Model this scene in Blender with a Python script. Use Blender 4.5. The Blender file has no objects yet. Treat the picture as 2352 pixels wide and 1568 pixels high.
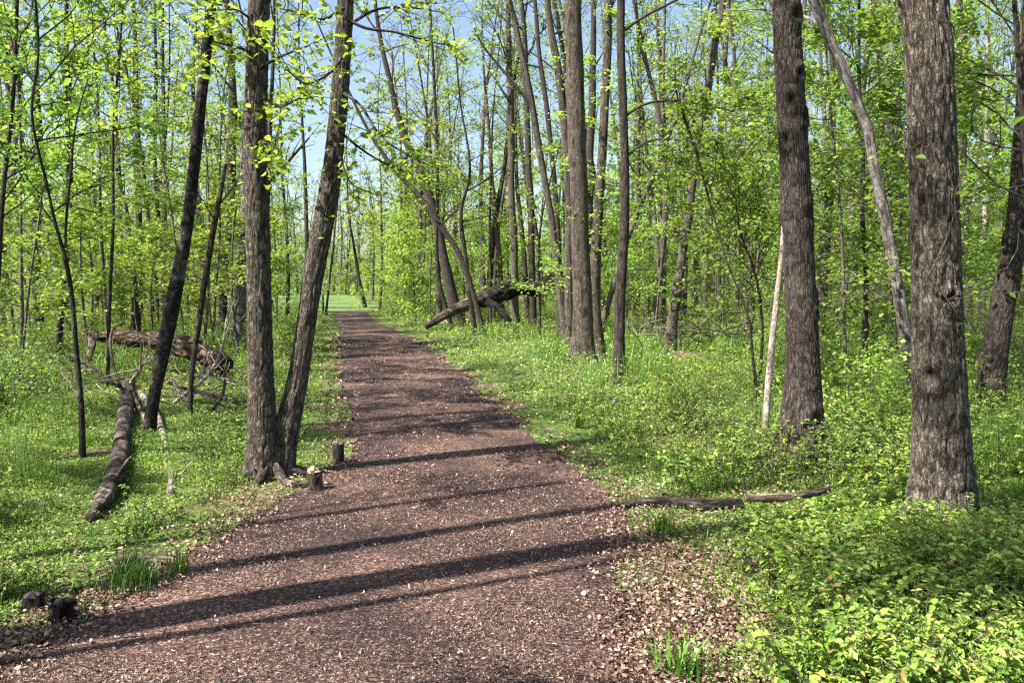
import bpy, math
import numpy as np
from mathutils import Vector

R = math.radians
SC = bpy.context.scene
COL = SC.collection

# ---------------------------------------------------------------- camera, world, sun, exposure
FPX = 1846.0                       # focal length in pixels of a 2352 px wide picture
HORIZON = 650.0
PITCH = math.atan((784 - HORIZON) / FPX)
CAMZ = 1.6
cam_d = bpy.data.cameras.new("camera")
cam_d.sensor_width = 36.0
cam_d.lens = FPX / 2352 * 36.0
cam_d.clip_start = 0.05
cam_d.clip_end = 3000
cam = bpy.data.objects.new("camera", cam_d)
cam.location = (0, 0, CAMZ)
cam.rotation_euler = (math.pi / 2 - PITCH, 0, 0)
COL.objects.link(cam)
SC.camera = cam

SUN_EL = R(50)
SX, SY = 0.875, 0.484             # the way the shadows run over the ground
SUN_DIR = Vector((-SX * math.cos(SUN_EL), -SY * math.cos(SUN_EL), math.sin(SUN_EL))).normalized()   # towards the sun
w = bpy.data.worlds.new("World")
SC.world = w
w.use_nodes = True
nt = w.node_tree
sky = nt.nodes.new("ShaderNodeTexSky")
sky.sky_type = 'NISHITA'
sky.sun_disc = False
sky.sun_elevation = SUN_EL
sky.sun_rotation = math.atan2(SUN_DIR.x, SUN_DIR.y)
sky.air_density = 1.0
sky.dust_density = 2.2
sky.ozone_density = 1.0
nt.links.new(sky.outputs[0], nt.nodes["Background"].inputs[0])
nt.nodes["Background"].inputs[1].default_value = 0.085
sun_d = bpy.data.lights.new("sun", 'SUN')
sun_d.energy = 5.0
sun_d.angle = R(0.5)
sun_d.color = (1.0, 0.95, 0.86)
sun = bpy.data.objects.new("sun", sun_d)
sun.rotation_euler = SUN_DIR.to_track_quat('Z', 'Y').to_euler()
sun.location = (-20, -15, 40)
COL.objects.link(sun)
SC.view_settings.view_transform = 'Standard'
SC.view_settings.look = 'None'
SC.view_settings.gamma = 1.0
SC.view_settings.exposure = 1.65
SC.cycles.max_bounces = 6
SC.cycles.diffuse_bounces = 2
SC.cycles.glossy_bounces = 2
SC.cycles.transmission_bounces = 4
SC.cycles.transparent_max_bounces = 4
SC.cycles.caustics_reflective = False
SC.cycles.caustics_refractive = False
SC.cycles.sample_clamp_indirect = 4.0
SC.cycles.use_denoising = False
SC.cycles.pixel_filter_type = 'BLACKMAN_HARRIS'
SC.cycles.filter_width = 1.3

# ---------------------------------------------------------------- picture -> place helpers
CP, SP = math.cos(PITCH), math.sin(PITCH)
def ray(u, v):
    a, b = (u - 1176) / FPX, (784 - v) / FPX
    return np.array([a, CP + b * SP, -SP + b * CP])
def gpos(u, v):                    # where the ray through that pixel meets level ground
    d = ray(u, v); t = CAMZ / -d[2]
    return np.array([d[0] * t, d[1] * t, 0.0])
def at(u, v, Y):
    d = ray(u, v); t = Y / d[1]
    return np.array([d[0] * t, Y, CAMZ + d[2] * t])

def rpx(u, wd, Y):                 # radius of an upright round thing that shows that many pixels wide
    return wd / 2 / FPX * Y / math.sqrt(1 + ((u - 1176) / FPX) ** 2)

# ---------------------------------------------------------------- noise
def _h(i, j, k, s):
    n = (i.astype(np.int64) * 374761393 + j.astype(np.int64) * 668265263 + k.astype(np.int64) * 2147483647 + s * 974634777) & 0xFFFFFFFF
    n = ((n ^ (n >> 13)) * 1274126177) & 0xFFFFFFFF
    return ((n ^ (n >> 16)) & 0xFFFFFF) / float(0xFFFFFF)
def noise3(x, y, z, s=0):
    x, y, z = np.broadcast_arrays(np.asarray(x, float), np.asarray(y, float), np.asarray(z, float))
    i, j, k = np.floor(x), np.floor(y), np.floor(z)
    fx, fy, fz = x - i, y - j, z - k
    fx, fy, fz = [f * f * (3 - 2 * f) for f in (fx, fy, fz)]
    r = 0
    for a in (0, 1):
        for b in (0, 1):
            for c in (0, 1):
                r = r + _h(i + a, j + b, k + c, s) * (fx if a else 1 - fx) * (fy if b else 1 - fy) * (fz if c else 1 - fz)
    return r
def noise2(x, y, s=0):
    return noise3(x, y, np.zeros_like(np.asarray(x, float)), s)
def fbm2(x, y, s=0, o=3):
    r, a, t = 0, 1.0, 0
    for q in range(o):
        r = r + a * noise2(x * 2 ** q, y * 2 ** q, s + q); t += a; a *= .5
    return r / t

# ---------------------------------------------------------------- the path's course
LE = [(-8, -4.6), (0, -3.1), (2.4, -2.45), (3.36, -2.16), (3.8, -2.02), (4.2, -1.85), (5.1, -1.8), (6.0, -1.72), (6.6, -1.5), (7.6, -1.55), (9.5, -2.0), (12.8, -2.75), (19.7, -4.25), (30, -6.5), (46, -10.3)]
RE = [(-8, -1.0), (0, .25), (2.4, .5), (3.2, .58), (4.9, .66), (5.9, .70), (6.9, .57), (8.7, .12), (11.8, -.50), (17.4, -1.55), (24.6, -3.2), (32.8, -5.5), (46, -8.5)]
LE, RE = np.array(LE), np.array(RE)
def edges(y):
    return np.interp(y, LE[:, 0], LE[:, 1]), np.interp(y, RE[:, 0], RE[:, 1])
def path_dist(x, y):               # <0 on the path
    l, r = edges(y)
    d = np.maximum(l - x, x - r)
    return np.where(y > 46, np.maximum(d, y - 46), d)
def ground_h(x, y):
    x = np.asarray(x, float); y = np.asarray(y, float)
    d = path_dist(x, y)
    k = np.clip((d - .25) / 1.6, 0, 1)
    lx = np.minimum(np.interp(y, [44, 60, 80, 115], [-6.5, -9.4, -13.8, -23]) - x, x - np.interp(y, [44, 52, 70, 115], [-13, -17.5, -28, -42]))
    k = k * (1 - np.clip(np.minimum(lx, y - 42) / 1.2, 0, 1))
    return k * (0.16 * (fbm2(x * .55 + 7, y * .55 + 3, 5) - .5) + .03)

# ---------------------------------------------------------------- mesh collector
class MB:
    def __init__(s): s.v = []; s.q = []; s.a = []; s.b = []; s.n = 0
    def add(s, v, q, a=None, b=None):
        v = np.asarray(v, np.float32).reshape(-1, 3)
        s.v.append(v); s.q.append(np.asarray(q, np.int32).reshape(-1, 4) + s.n)
        s.a.append(np.full(len(v), .8, np.float32) if a is None else np.asarray(a, np.float32))
        s.b.append(np.zeros((len(v), 3), np.float32) if b is None else np.asarray(b, np.float32))
        s.n += len(v)
    def build(s, name, mat, parent=None, origin=None, smooth=True):
        v = np.concatenate(s.v); q = np.concatenate(s.q)
        if origin is not None: v = v - np.asarray(origin, np.float32)
        me = bpy.data.meshes.new(name)
        me.vertices.add(len(v)); me.vertices.foreach_set("co", v.ravel())
        me.loops.add(len(q) * 4); me.loops.foreach_set("vertex_index", q.ravel())
        me.polygons.add(len(q))
        me.polygons.foreach_set("loop_start", np.arange(0, len(q) * 4, 4, dtype=np.int32))
        me.polygons.foreach_set("loop_total", np.full(len(q), 4, np.int32))
        me.polygons.foreach_set("use_smooth", np.full(len(q), smooth, bool))
        at1 = me.attributes.new("rnd", 'FLOAT', 'POINT'); at1.data.foreach_set("value", np.concatenate(s.a))
        at2 = me.attributes.new("buv", 'FLOAT_VECTOR', 'POINT'); at2.data.foreach_set("vector", np.concatenate(s.b).ravel())
        me.update()
        me.materials.append(mat)
        o = bpy.data.objects.new(name, me); COL.objects.link(o)
        if parent is not None: o.parent = parent
        return o

def tag(o, label=None, cat=None, group=None, kind=None):
    for k, x in (("label", label), ("category", cat), ("group", group), ("kind", kind)):
        if x: o[k] = x
    return o
def empty(name, loc, label, cat, group=None):
    o = bpy.data.objects.new(name, None); COL.objects.link(o)
    o.location = [float(c) for c in loc]; o.empty_display_size = .2
    return tag(o, label, cat, group)
def copy_thing(o, loc, rz, sc, label=None, group=None):
    c = o.copy(); COL.objects.link(c); c.location = [float(t) for t in loc]; c.rotation_euler = (0, 0, rz); c.scale = (sc[0], sc[0], sc[1])
    if label: c["label"] = label
    if group: c["group"] = group
    for ch in list(o.children):
        d = ch.copy(); COL.objects.link(d); d.parent = c
    return c

def tube(mb, P, rad, sides=6, ridge=0, rk=40, seed=0, rnd=None, flare=None, cap=False, squash=1.0, knots=()):
    P = np.asarray(P, float); rad = np.asarray(rad, float) * np.ones(len(P))
    n = len(P)
    T = np.gradient(P, axis=0); T /= np.linalg.norm(T, axis=1)[:, None] + 1e-9
    ref = np.array([1.0, 0, 0]) if abs(T[0][0]) < .8 else np.array([0, 1.0, 0])
    A = ref - T * (T @ ref)[:, None]
    A /= np.linalg.norm(A, axis=1)[:, None] + 1e-9
    B = np.cross(T, A)
    th = np.arange(sides) * 2 * math.pi / sides
    c, s_ = np.cos(th), np.sin(th)
    L = np.concatenate([[0], np.cumsum(np.linalg.norm(np.diff(P, axis=0), axis=1))])
    r0 = float(np.median(rad))
    buv = np.stack([np.tile(c * r0, (n, 1)), np.tile(s_ * r0, (n, 1)), np.tile(L[:, None], (1, sides))], -1)
    rr = rad[:, None] * np.ones((n, sides))
    if ridge:
        w1 = noise3(buv[..., 0] * 9 + 3, buv[..., 1] * 9, buv[..., 2] * 3, seed + 9) - .5
        nx = noise3(buv[..., 0] * rk + w1 * 1.5, buv[..., 1] * rk + w1 * 1.5, buv[..., 2] * rk * .13, seed)
        nf = noise3(buv[..., 0] * rk * 2.3, buv[..., 1] * rk * 2.3, buv[..., 2] * rk * .8, seed + 4)
        fur = np.clip(1 - np.abs(2 * nx - 1) * 2.6, 0, 1) ** .8
        hgt = 1 - fur + .5 * (nf - .5)
        rr = rr + ridge * (hgt - .8) + ridge * .9 * w1
    for kt, kl, ks, ka in knots:     # scars and knots: a swollen rim round a dark hollow
        dth = (th[None, :] - kt + math.pi) % (2 * math.pi) - math.pi
        dd = np.sqrt((dth * rad[:, None]) ** 2 + ((L[:, None] - kl) * .8) ** 2) / ks
        rr = rr + ka * (np.exp(-(dd - 1) ** 2 * 3) - 1.1 * np.exp(-dd ** 2 * 4))
        if ridge: hgt = hgt * (1 - .85 * np.exp(-dd ** 2 * 3))
    if flare is not None:
        rr = rr * flare(th[None, :], L[:, None])
    V = P[:, None, :] + A[:, None, :] * (c[None, :, None] * rr[..., None]) + B[:, None, :] * (s_[None, :, None] * rr[..., None] * squash)
    idx = np.arange(n * sides).reshape(n, sides)
    a_ = idx[:-1]; b_ = idx[1:]
    q = np.stack([a_, np.roll(a_, -1, 1), np.roll(b_, -1, 1), b_], -1).reshape(-1, 4)
    V = V.reshape(-1, 3); buv = buv.reshape(-1, 3)
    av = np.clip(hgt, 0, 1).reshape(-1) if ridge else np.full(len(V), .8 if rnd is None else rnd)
    if cap:                        # close both ends with a shrunken ring
        ex = []; eb = []; qq = [q]
        for e, ring in ((0, idx[0]), (1, idx[-1])):
            k0 = n * sides + e * sides
            cpt = P[0] if e == 0 else P[-1]
            ex.append(cpt + (V[ring] - cpt) * .02); eb.append(buv[ring] * .02)
            ni = np.arange(sides) + k0
            qq.append(np.stack([ring, np.roll(ring, -1), np.roll(ni, -1), ni], -1) if e else np.stack([ni, np.roll(ni, -1), np.roll(ring, -1), ring], -1))
        V = np.concatenate([V] + ex); buv = np.concatenate([buv] + eb); q = np.concatenate(qq); av = np.concatenate([av, np.full(len(V) - len(av), .8)])
    mb.add(V, q, av, buv)

def smooth_line(P, step):
    P = np.asarray(P, float)
    L = np.concatenate([[0], np.cumsum(np.linalg.norm(np.diff(P[:, :3], axis=0), axis=1))])
    n = max(4, int(L[-1] / step))
    t = np.linspace(0, L[-1], n)
    Q = np.stack([np.interp(t, L, P[:, k]) for k in range(P.shape[1])], 1)
    wdt = max(1, int(n / len(P) * .45))
    ker = np.ones(2 * wdt + 1) / (2 * wdt + 1)
    for _ in range(2):
        Qp = np.concatenate([Q[:1] + (Q[:1] - Q[wdt:0:-1]), Q, Q[-1:] + (Q[-1:] - Q[-2:-wdt - 2:-1])])
        Q = np.stack([np.convolve(Qp[:, k], ker, 'valid') for k in range(Q.shape[1])], 1)
    return Q

# leaves: kind 6 = folded blade with six corners, kind 4 = a rhomb
def leaves(mb, C, size, rs, kind=4, tilt=.6, width=.33, droop=.25, azi=None, upbias=1.0, jit=0):
    n = len(C)
    if n == 0: return
    size = np.asarray(size) * np.ones(n)
    az = rs.uniform(0, 2 * math.pi, n) if azi is None else azi
    dz = rs.normal(-droop, .35, n)
    a = np.stack([np.cos(az), np.sin(az), dz], 1); a /= np.linalg.norm(a, axis=1)[:, None]
    up = np.stack([rs.normal(0, tilt, n), rs.normal(0, tilt, n), np.full(n, upbias)], 1)
    b = np.cross(up, a); b /= np.linalg.norm(b, axis=1)[:, None] + 1e-9
    nn = np.cross(a, b)
    s = size[:, None]
    if kind == 6:
        loc = np.array([(0, 0, 0), (.3, .5, .10), (.68, .38, .05), (1, 0, -.12), (.68, -.38, .05), (.3, -.5, .10)])
        qd = np.array([(0, 3, 2, 1), (0, 5, 4, 3)])
    else:
        loc = np.array([(0, 0, 0), (.45, .5, .06), (1, 0, -.05), (.45, -.5, .06)])
        qd = np.array([(0, 3, 2, 1)])
    k = len(loc)
    V = C[:, None, :] + s[:, None, :] * (loc[None, :, 0:1] * a[:, None, :] + loc[None, :, 1:2] * 2 * width * b[:, None, :] + loc[None, :, 2:3] * nn[:, None, :])
    if jit: V = V + rs.normal(0, 1, V.shape) * (s[:, None, :] * jit)
    q = (np.arange(n)[:, None, None] * k + qd[None]).reshape(-1, 4)
    mb.add(V.reshape(-1, 3), q, np.repeat(rs.uniform(0, 1, n), k))

def branch(rs, start, dirv, length, n=6, wig=.18, lift=.05):
    d = np.asarray(dirv, float); d = d / np.linalg.norm(d)
    P = [np.asarray(start, float)]
    st = length / (n - 1)
    for i in range(n - 1):
        d = d + rs.normal(0, wig, 3) + np.array([0, 0, lift])
        d /= np.linalg.norm(d)
        P.append(P[-1] + d * st)
    return np.array(P)
def dirfrom(rs, base, ang, up=.1):
    base = base / np.linalg.norm(base)
    r = rs.normal(0, 1, 3); r -= base * (r @ base); r /= np.linalg.norm(r)
    d = base * math.cos(ang) + r * math.sin(ang); d[2] += up
    return d / np.linalg.norm(d)

def grow(mb, rs, P, rad, h0, nl, length, elev=(.15, .7), sub=5, twigs=3, lr=.42, minr=.004, flat=.0, sides=5, hexp=1.0, azr=None):
    """limbs, side branches and twigs from a trunk line; returns the leaf anchors"""
    H = P[:, 2]
    anchors = []
    top = H[-1]
    for i in range(nl):
        t = ((i + rs.uniform(0, 1)) / nl) ** hexp
        z = h0 + (top - h0) * t
        k = int(np.searchsorted(H, z)); k = min(max(k, 1), len(P) - 1)
        r = rad[k]
        az = rs.uniform(0, 2 * math.pi) if azr is None else rs.uniform(*azr)
        el = rs.uniform(*elev)
        ln = length * rs.uniform(.55, 1.15) * (1 - .55 * t)
        d = np.array([math.cos(az) * math.cos(el), math.sin(az) * math.cos(el), math.sin(el)])
        B = branch(rs, P[k], d, ln, 7, .14, .04 - flat)
        r0 = max(min(r * lr, .01 + ln * .014), minr * 1.5)
        rb = np.linspace(r0, minr, 7)
        tube(mb, B, rb, sides)
        for j in range(sub):
            kk = rs.randint(1, 7)
            sd = dirfrom(rs, B[kk] - B[kk - 1], rs.uniform(.5, 1.1), .08)
            if flat: sd[2] *= .4
            sl = ln * rs.uniform(.25, .5) * (1.15 - kk * .08)
            S = branch(rs, B[kk], sd, sl, 5, .2, .03 - flat)
            tube(mb, S, np.linspace(max(rb[kk] * .6, minr), minr * .6, 5), 4 if sides > 3 else 3)
            anchors.append(S[2:])
            for m in range(twigs):
                q = rs.randint(1, 5)
                td = dirfrom(rs, S[q] - S[q - 1], rs.uniform(.5, 1.2), .05)
                if flat: td[2] *= .4
                W = branch(rs, S[q], td, sl * rs.uniform(.3, .6), 4, .2, .0)
                tube(mb, W, np.linspace(minr * .7, minr * .35, 4), 3)
                anchors.append(W[1:]); anchors.append((W[1:] + W[:-1]) / 2)
        anchors.append(B[4:])
    return np.concatenate(anchors) if anchors else np.zeros((0, 3))

def leaf_cloud(rs, A, n, spread):
    if len(A) == 0: return A
    k = rs.randint(0, len(A), n)
    return A[k] + rs.normal(0, spread, (n, 3)) * np.array([1, 1, .6])

# ---------------------------------------------------------------- materials
def newmat(name):
    m = bpy.data.materials.new(name); m.use_nodes = True
    t = m.node_tree; t.nodes.remove(t.nodes["Principled BSDF"])
    return m, t, t.nodes["Material Output"]
def N(t, kind, **kw):
    n = t.nodes.new(kind)
    for k, x in kw.items():
        if k in n.inputs.keys() if isinstance(k, str) else False: n.inputs[k].default_value = x
        else: setattr(n, k, x)
    return n
def ramp(t, stops, interp='LINEAR'):
    n = t.nodes.new("ShaderNodeValToRGB"); n.color_ramp.interpolation = interp
    e = n.color_ramp.elements
    while len(e) < len(stops): e.new(.5)
    for el, (p, c) in zip(e, stops): el.position = p; el.color = (*c, 1) if len(c) == 3 else c
    return n
def mixc(t, f, a, b, mode='MIX'):
    n = t.nodes.new("ShaderNodeMix"); n.data_type = 'RGBA'; n.blend_type = mode
    for s, x in ((0, f), (6, a), (7, b)):
        if hasattr(x, 'links'): t.links.new(x, n.inputs[s])
        else: n.inputs[s].default_value = x if s == 0 else (*x, 1)
    return n.outputs[2]

def leaf_mat(name, stops, trans=.5, tint=(1.2, 1.2, .7), rough=.5, objvar=.25, spec=.35, val=.86):
    m, t, out = newmat(name)
    a = N(t, "ShaderNodeAttribute", attribute_name="rnd")
    r = ramp(t, stops); t.links.new(a.outputs["Fac"], r.inputs[0])
    oi = t.nodes.new("ShaderNodeObjectInfo")
    hs = t.nodes.new("ShaderNodeHueSaturation")
    mr = N(t, "ShaderNodeMapRange"); mr.inputs[3].default_value = .485; mr.inputs[4].default_value = .515
    t.links.new(oi.outputs["Random"], mr.inputs[0]); t.links.new(mr.outputs[0], hs.inputs["Hue"])
    mv = N(t, "ShaderNodeMapRange"); mv.inputs[3].default_value = val * (1 - objvar); mv.inputs[4].default_value = val * (1 + objvar)
    t.links.new(oi.outputs["Random"], mv.inputs[0]); t.links.new(mv.outputs[0], hs.inputs["Value"])
    t.links.new(r.outputs[0], hs.inputs["Color"])
    p = t.nodes.new("ShaderNodeBsdfPrincipled"); p.inputs["Roughness"].default_value = rough; p.inputs["Specular IOR Level"].default_value = spec
    t.links.new(hs.outputs[0], p.inputs["Base Color"])
    tr = t.nodes.new("ShaderNodeBsdfTranslucent")
    t.links.new(mixc(t, 1.0, hs.outputs[0], tint, 'MULTIPLY'), tr.inputs[0])
    mx = t.nodes.new("ShaderNodeMixShader"); mx.inputs[0].default_value = trans
    t.links.new(p.outputs[0], mx.inputs[1]); t.links.new(tr.outputs[0], mx.inputs[2])
    t.links.new(mx.outputs[0], out.inputs[0])
    return m

def bark_mat(name, dark, mid, light, k=26, bump=.6, dist=.02, patch=None, stretch=.2, lichen=.2):
    m, t, out = newmat(name)
    a = N(t, "ShaderNodeAttribute", attribute_name="buv")
    oi = t.nodes.new("ShaderNodeObjectInfo")
    ad = N(t, "ShaderNodeVectorMath", operation='ADD')
    t.links.new(a.outputs["Vector"], ad.inputs[0]); t.links.new(oi.outputs["Location"], ad.inputs[1])
    mp = t.nodes.new("ShaderNodeMapping"); mp.inputs["Scale"].default_value = (k, k, k * stretch)
    t.links.new(ad.outputs[0], mp.inputs[0])
    n1 = N(t, "ShaderNodeTexNoise"); n1.inputs["Scale"].default_value = 1.0; n1.inputs["Detail"].default_value = 4; n1.inputs["Roughness"].default_value = .65; n1.inputs["Distortion"].default_value = .6
    t.links.new(mp.outputs[0], n1.inputs["Vector"])
    mp2 = t.nodes.new("ShaderNodeMapping"); mp2.inputs["Scale"].default_value = (3, 3, 2)
    t.links.new(ad.outputs[0], mp2.inputs[0])
    n2 = N(t, "ShaderNodeTexNoise"); n2.inputs["Scale"].default_value = 1.0; n2.inputs["Detail"].default_value = 4
    t.links.new(mp2.outputs[0], n2.inputs["Vector"])
    mp3 = t.nodes.new("ShaderNodeMapping"); mp3.inputs["Scale"].default_value = (k * 3, k * 3, k * 1.6)
    t.links.new(ad.outputs[0], mp3.inputs[0])
    n3 = N(t, "ShaderNodeTexNoise"); n3.inputs["Scale"].default_value = 1.0; n3.inputs["Detail"].default_value = 3
    t.links.new(mp3.outputs[0], n3.inputs["Vector"])
    r = ramp(t, [(.30, light), (.44, mid), (.495, dark), (.54, mid), (.68, light)]); t.links.new(n1.outputs[0], r.inputs[0])
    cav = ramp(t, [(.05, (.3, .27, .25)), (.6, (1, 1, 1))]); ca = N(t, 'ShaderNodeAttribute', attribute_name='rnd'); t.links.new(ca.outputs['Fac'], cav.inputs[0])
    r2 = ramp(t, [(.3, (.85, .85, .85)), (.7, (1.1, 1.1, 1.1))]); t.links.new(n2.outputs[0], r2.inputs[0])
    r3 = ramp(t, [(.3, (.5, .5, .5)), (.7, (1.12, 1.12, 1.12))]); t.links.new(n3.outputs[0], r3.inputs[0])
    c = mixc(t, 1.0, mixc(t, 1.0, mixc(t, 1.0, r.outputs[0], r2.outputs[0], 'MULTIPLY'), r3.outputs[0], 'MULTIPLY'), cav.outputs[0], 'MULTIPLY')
    n6 = N(t, 'ShaderNodeTexNoise'); n6.inputs['Scale'].default_value = 7; n6.inputs['Detail'].default_value = 5; t.links.new(ad.outputs[0], n6.inputs['Vector'])
    lr_ = ramp(t, [(.58, (0, 0, 0)), (.68, (lichen, lichen, lichen))]); t.links.new(n6.outputs[0], lr_.inputs[0]); c = mixc(t, lr_.outputs[0], c, (.17, .18, .13))
    if patch:
        rp = ramp(t, [(.56, (0, 0, 0)), (.66, (1, 1, 1))]); t.links.new(n2.outputs[0], rp.inputs[0])
        c = mixc(t, rp.outputs[0], c, patch)
    b = N(t, "ShaderNodeBump"); b.inputs["Strength"].default_value = bump; b.inputs["Distance"].default_value = dist
    sm = N(t, "ShaderNodeMath", operation='MULTIPLY_ADD'); rh = ramp(t, [(.40, (1, 1, 1)), (.495, (0, 0, 0)), (.59, (1, 1, 1))]); t.links.new(n1.outputs[0], rh.inputs[0]); t.links.new(n3.outputs[0], sm.inputs[0]); sm.inputs[1].default_value = .6; t.links.new(rh.outputs[0], sm.inputs[2])
    t.links.new(sm.outputs[0], b.inputs["Height"])
    p = t.nodes.new("ShaderNodeBsdfPrincipled"); p.inputs["Roughness"].default_value = .9; p.inputs["Specular IOR Level"].default_value = .2
    t.links.new(c, p.inputs["Base Color"]); t.links.new(b.outputs[0], p.inputs["Normal"])
    t.links.new(p.outputs[0], out.inputs[0])
    return m

LM = {
    'yellow': leaf_mat("spring_leaf_yellow_green", [(0, (.20, .32, .045)), (.5, (.32, .44, .07)), (1, (.45, .54, .13))], .55),
    'green': leaf_mat("spring_leaf_green", [(0, (.13, .24, .04)), (.5, (.24, .37, .065)), (1, (.35, .48, .12))], .55),
    'far': leaf_mat("far_leaf_green", [(0, (.15, .24, .08)), (.5, (.26, .37, .11)), (1, (.38, .47, .18))], .5),
    'ground': leaf_mat("ground_cover_leaf", [(0, (.08, .16, .025)), (.5, (.21, .32, .06)), (1, (.38, .47, .11))], .35, objvar=.0),
    'under': leaf_mat("undergrowth_leaf", [(0, (.13, .24, .035)), (.5, (.26, .39, .06)), (.9, (.40, .50, .10)), (.97, (.45, .36, .12)), (1, (.30, .16, .07))], .35, objvar=.0),
    'grass': leaf_mat("grass_blade", [(0, (.07, .17, .02)), (.6, (.14, .28, .03)), (1, (.26, .40, .06))], .35, objvar=.0),
    'tuft': leaf_mat("dark_grass_blade", [(0, (.035, .10, .02)), (1, (.09, .2, .04))], .25, objvar=.0),
    'litter': leaf_mat("dead_leaf", [(0, (.05, .028, .02)), (.45, (.19, .115, .08)), (.8, (.38, .26, .19)), (1, (.58, .45, .36))], .12, tint=(1, .8, .6), objvar=.0, rough=.6),
    'chip': leaf_mat("wood_chip", [(0, (.02, .012, .013)), (.4, (.07, .04, .038)), (.62, (.20, .125, .10)), (.9, (.42, .29, .22)), (1, (.62, .50, .42))], .0, objvar=.0, rough=.7),
    'petal': leaf_mat("white_petal", [(0, (.75, .75, .78)), (1, (.85, .83, .88))], .2, tint=(1, 1, 1), objvar=.0),
    'bud': leaf_mat("hanging_young_leaf", [(0, (.40, .34, .10)), (1, (.50, .46, .14))], .5, tint=(1.1, 1.05, .6), objvar=.0),
}
BM = {
    'grey': bark_mat("grey_furrowed_bark", (.045, .035, .028), (.15, .12, .10), (.30, .26, .22), 70, .8, .01),
    'tan': bark_mat("tan_furrowed_bark", (.035, .028, .022), (.155, .128, .105), (.225, .19, .155), 70, .9, .010),
    'brown': bark_mat("brown_grey_bark", (.022, .017, .015), (.08, .063, .054), (.125, .10, .088), 80, .8, .008),
    'dark': bark_mat("dark_bark", (.014, .011, .010), (.045, .035, .030), (.10, .085, .075), 28, .7, .015),
    'birch': bark_mat("dark_scaly_bark", (.012, .010, .010), (.04, .032, .028), (.10, .09, .085), 18, .8, .02, patch=(.22, .20, .19), stretch=.5),
    'smooth': bark_mat("smooth_grey_bark", (.12, .105, .10), (.19, .17, .16), (.27, .245, .235), 9, .25, .006, stretch=1.6),
    'pale': bark_mat("pale_bark", (.22, .16, .13), (.40, .33, .28), (.55, .48, .43), 22, .5, .01, stretch=.4),
    'log': bark_mat("weathered_log_wood", (.05, .035, .025), (.17, .13, .10), (.38, .31, .26), 20, .7, .02, stretch=.12),
    'decayed': bark_mat("decayed_brown_wood", (.012, .008, .006), (.07, .045, .03), (.24, .17, .12), 9, .9, .04, stretch=.35),
    'rotten': bark_mat("rotten_black_wood", (.006, .005, .004), (.03, .022, .017), (.12, .09, .07), 14, .9, .03, stretch=.2),
    'ringed': bark_mat("ringed_cherry_bark", (.03, .022, .018), (.13, .10, .08), (.32, .27, .23), 5, .8, .02, stretch=4.5),
    'cut': bark_mat("cut_wood", (.30, .20, .12), (.45, .34, .22), (.58, .47, .34), 20, .2, .004),
    'pale_twig': bark_mat("dead_twig_bark", (.12, .09, .07), (.26, .21, .18), (.42, .36, .32), 30, .2, .004),
    'twig': bark_mat("twig_bark", (.06, .045, .04), (.13, .105, .095), (.22, .19, .175), 30, .2, .004),
}

# ground: soil under brown leaf litter with green seedlings between
def ground_mat():
    m, t, out = newmat("forest_floor")
    g = t.nodes.new("ShaderNodeNewGeometry")
    vo = N(t, "ShaderNodeTexVoronoi"); vo.inputs["Scale"].default_value = 16; t.links.new(g.outputs["Position"], vo.inputs["Vector"])
    r = ramp(t, [(0, (.03, .018, .012)), (.4, (.10, .06, .04)), (.75, (.20, .135, .10)), (1, (.30, .22, .16))])
    t.links.new(vo.outputs["Color"], r.inputs[0])
    n = N(t, "ShaderNodeTexNoise"); n.inputs["Scale"].default_value = .8; n.inputs["Detail"].default_value = 6; t.links.new(g.outputs["Position"], n.inputs["Vector"])
    rg = ramp(t, [(.36, (0, 0, 0)), (.50, (1, 1, 1))]); t.links.new(n.outputs[0], rg.inputs[0])
    n4 = N(t, "ShaderNodeTexNoise"); n4.inputs["Scale"].default_value = 45; n4.inputs["Detail"].default_value = 3; t.links.new(g.outputs["Position"], n4.inputs["Vector"])
    gr = ramp(t, [(.3, (.03, .05, .012)), (.6, (.09, .15, .03)), (.75, (.16, .24, .045))]); t.links.new(n4.outputs[0], gr.inputs[0])
    c = mixc(t, rg.outputs[0], r.outputs[0], gr.outputs[0])
    b = N(t, "ShaderNodeBump"); b.inputs["Strength"].default_value = .8; b.inputs["Distance"].default_value = .03
    t.links.new(vo.outputs["Distance"], b.inputs["Height"])
    p = t.nodes.new("ShaderNodeBsdfPrincipled"); p.inputs["Roughness"].default_value = .95; p.inputs["Specular IOR Level"].default_value = .1
    t.links.new(c, p.inputs["Base Color"]); t.links.new(b.outputs[0], p.inputs["Normal"]); t.links.new(p.outputs[0], out.inputs[0])
    return m
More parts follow.
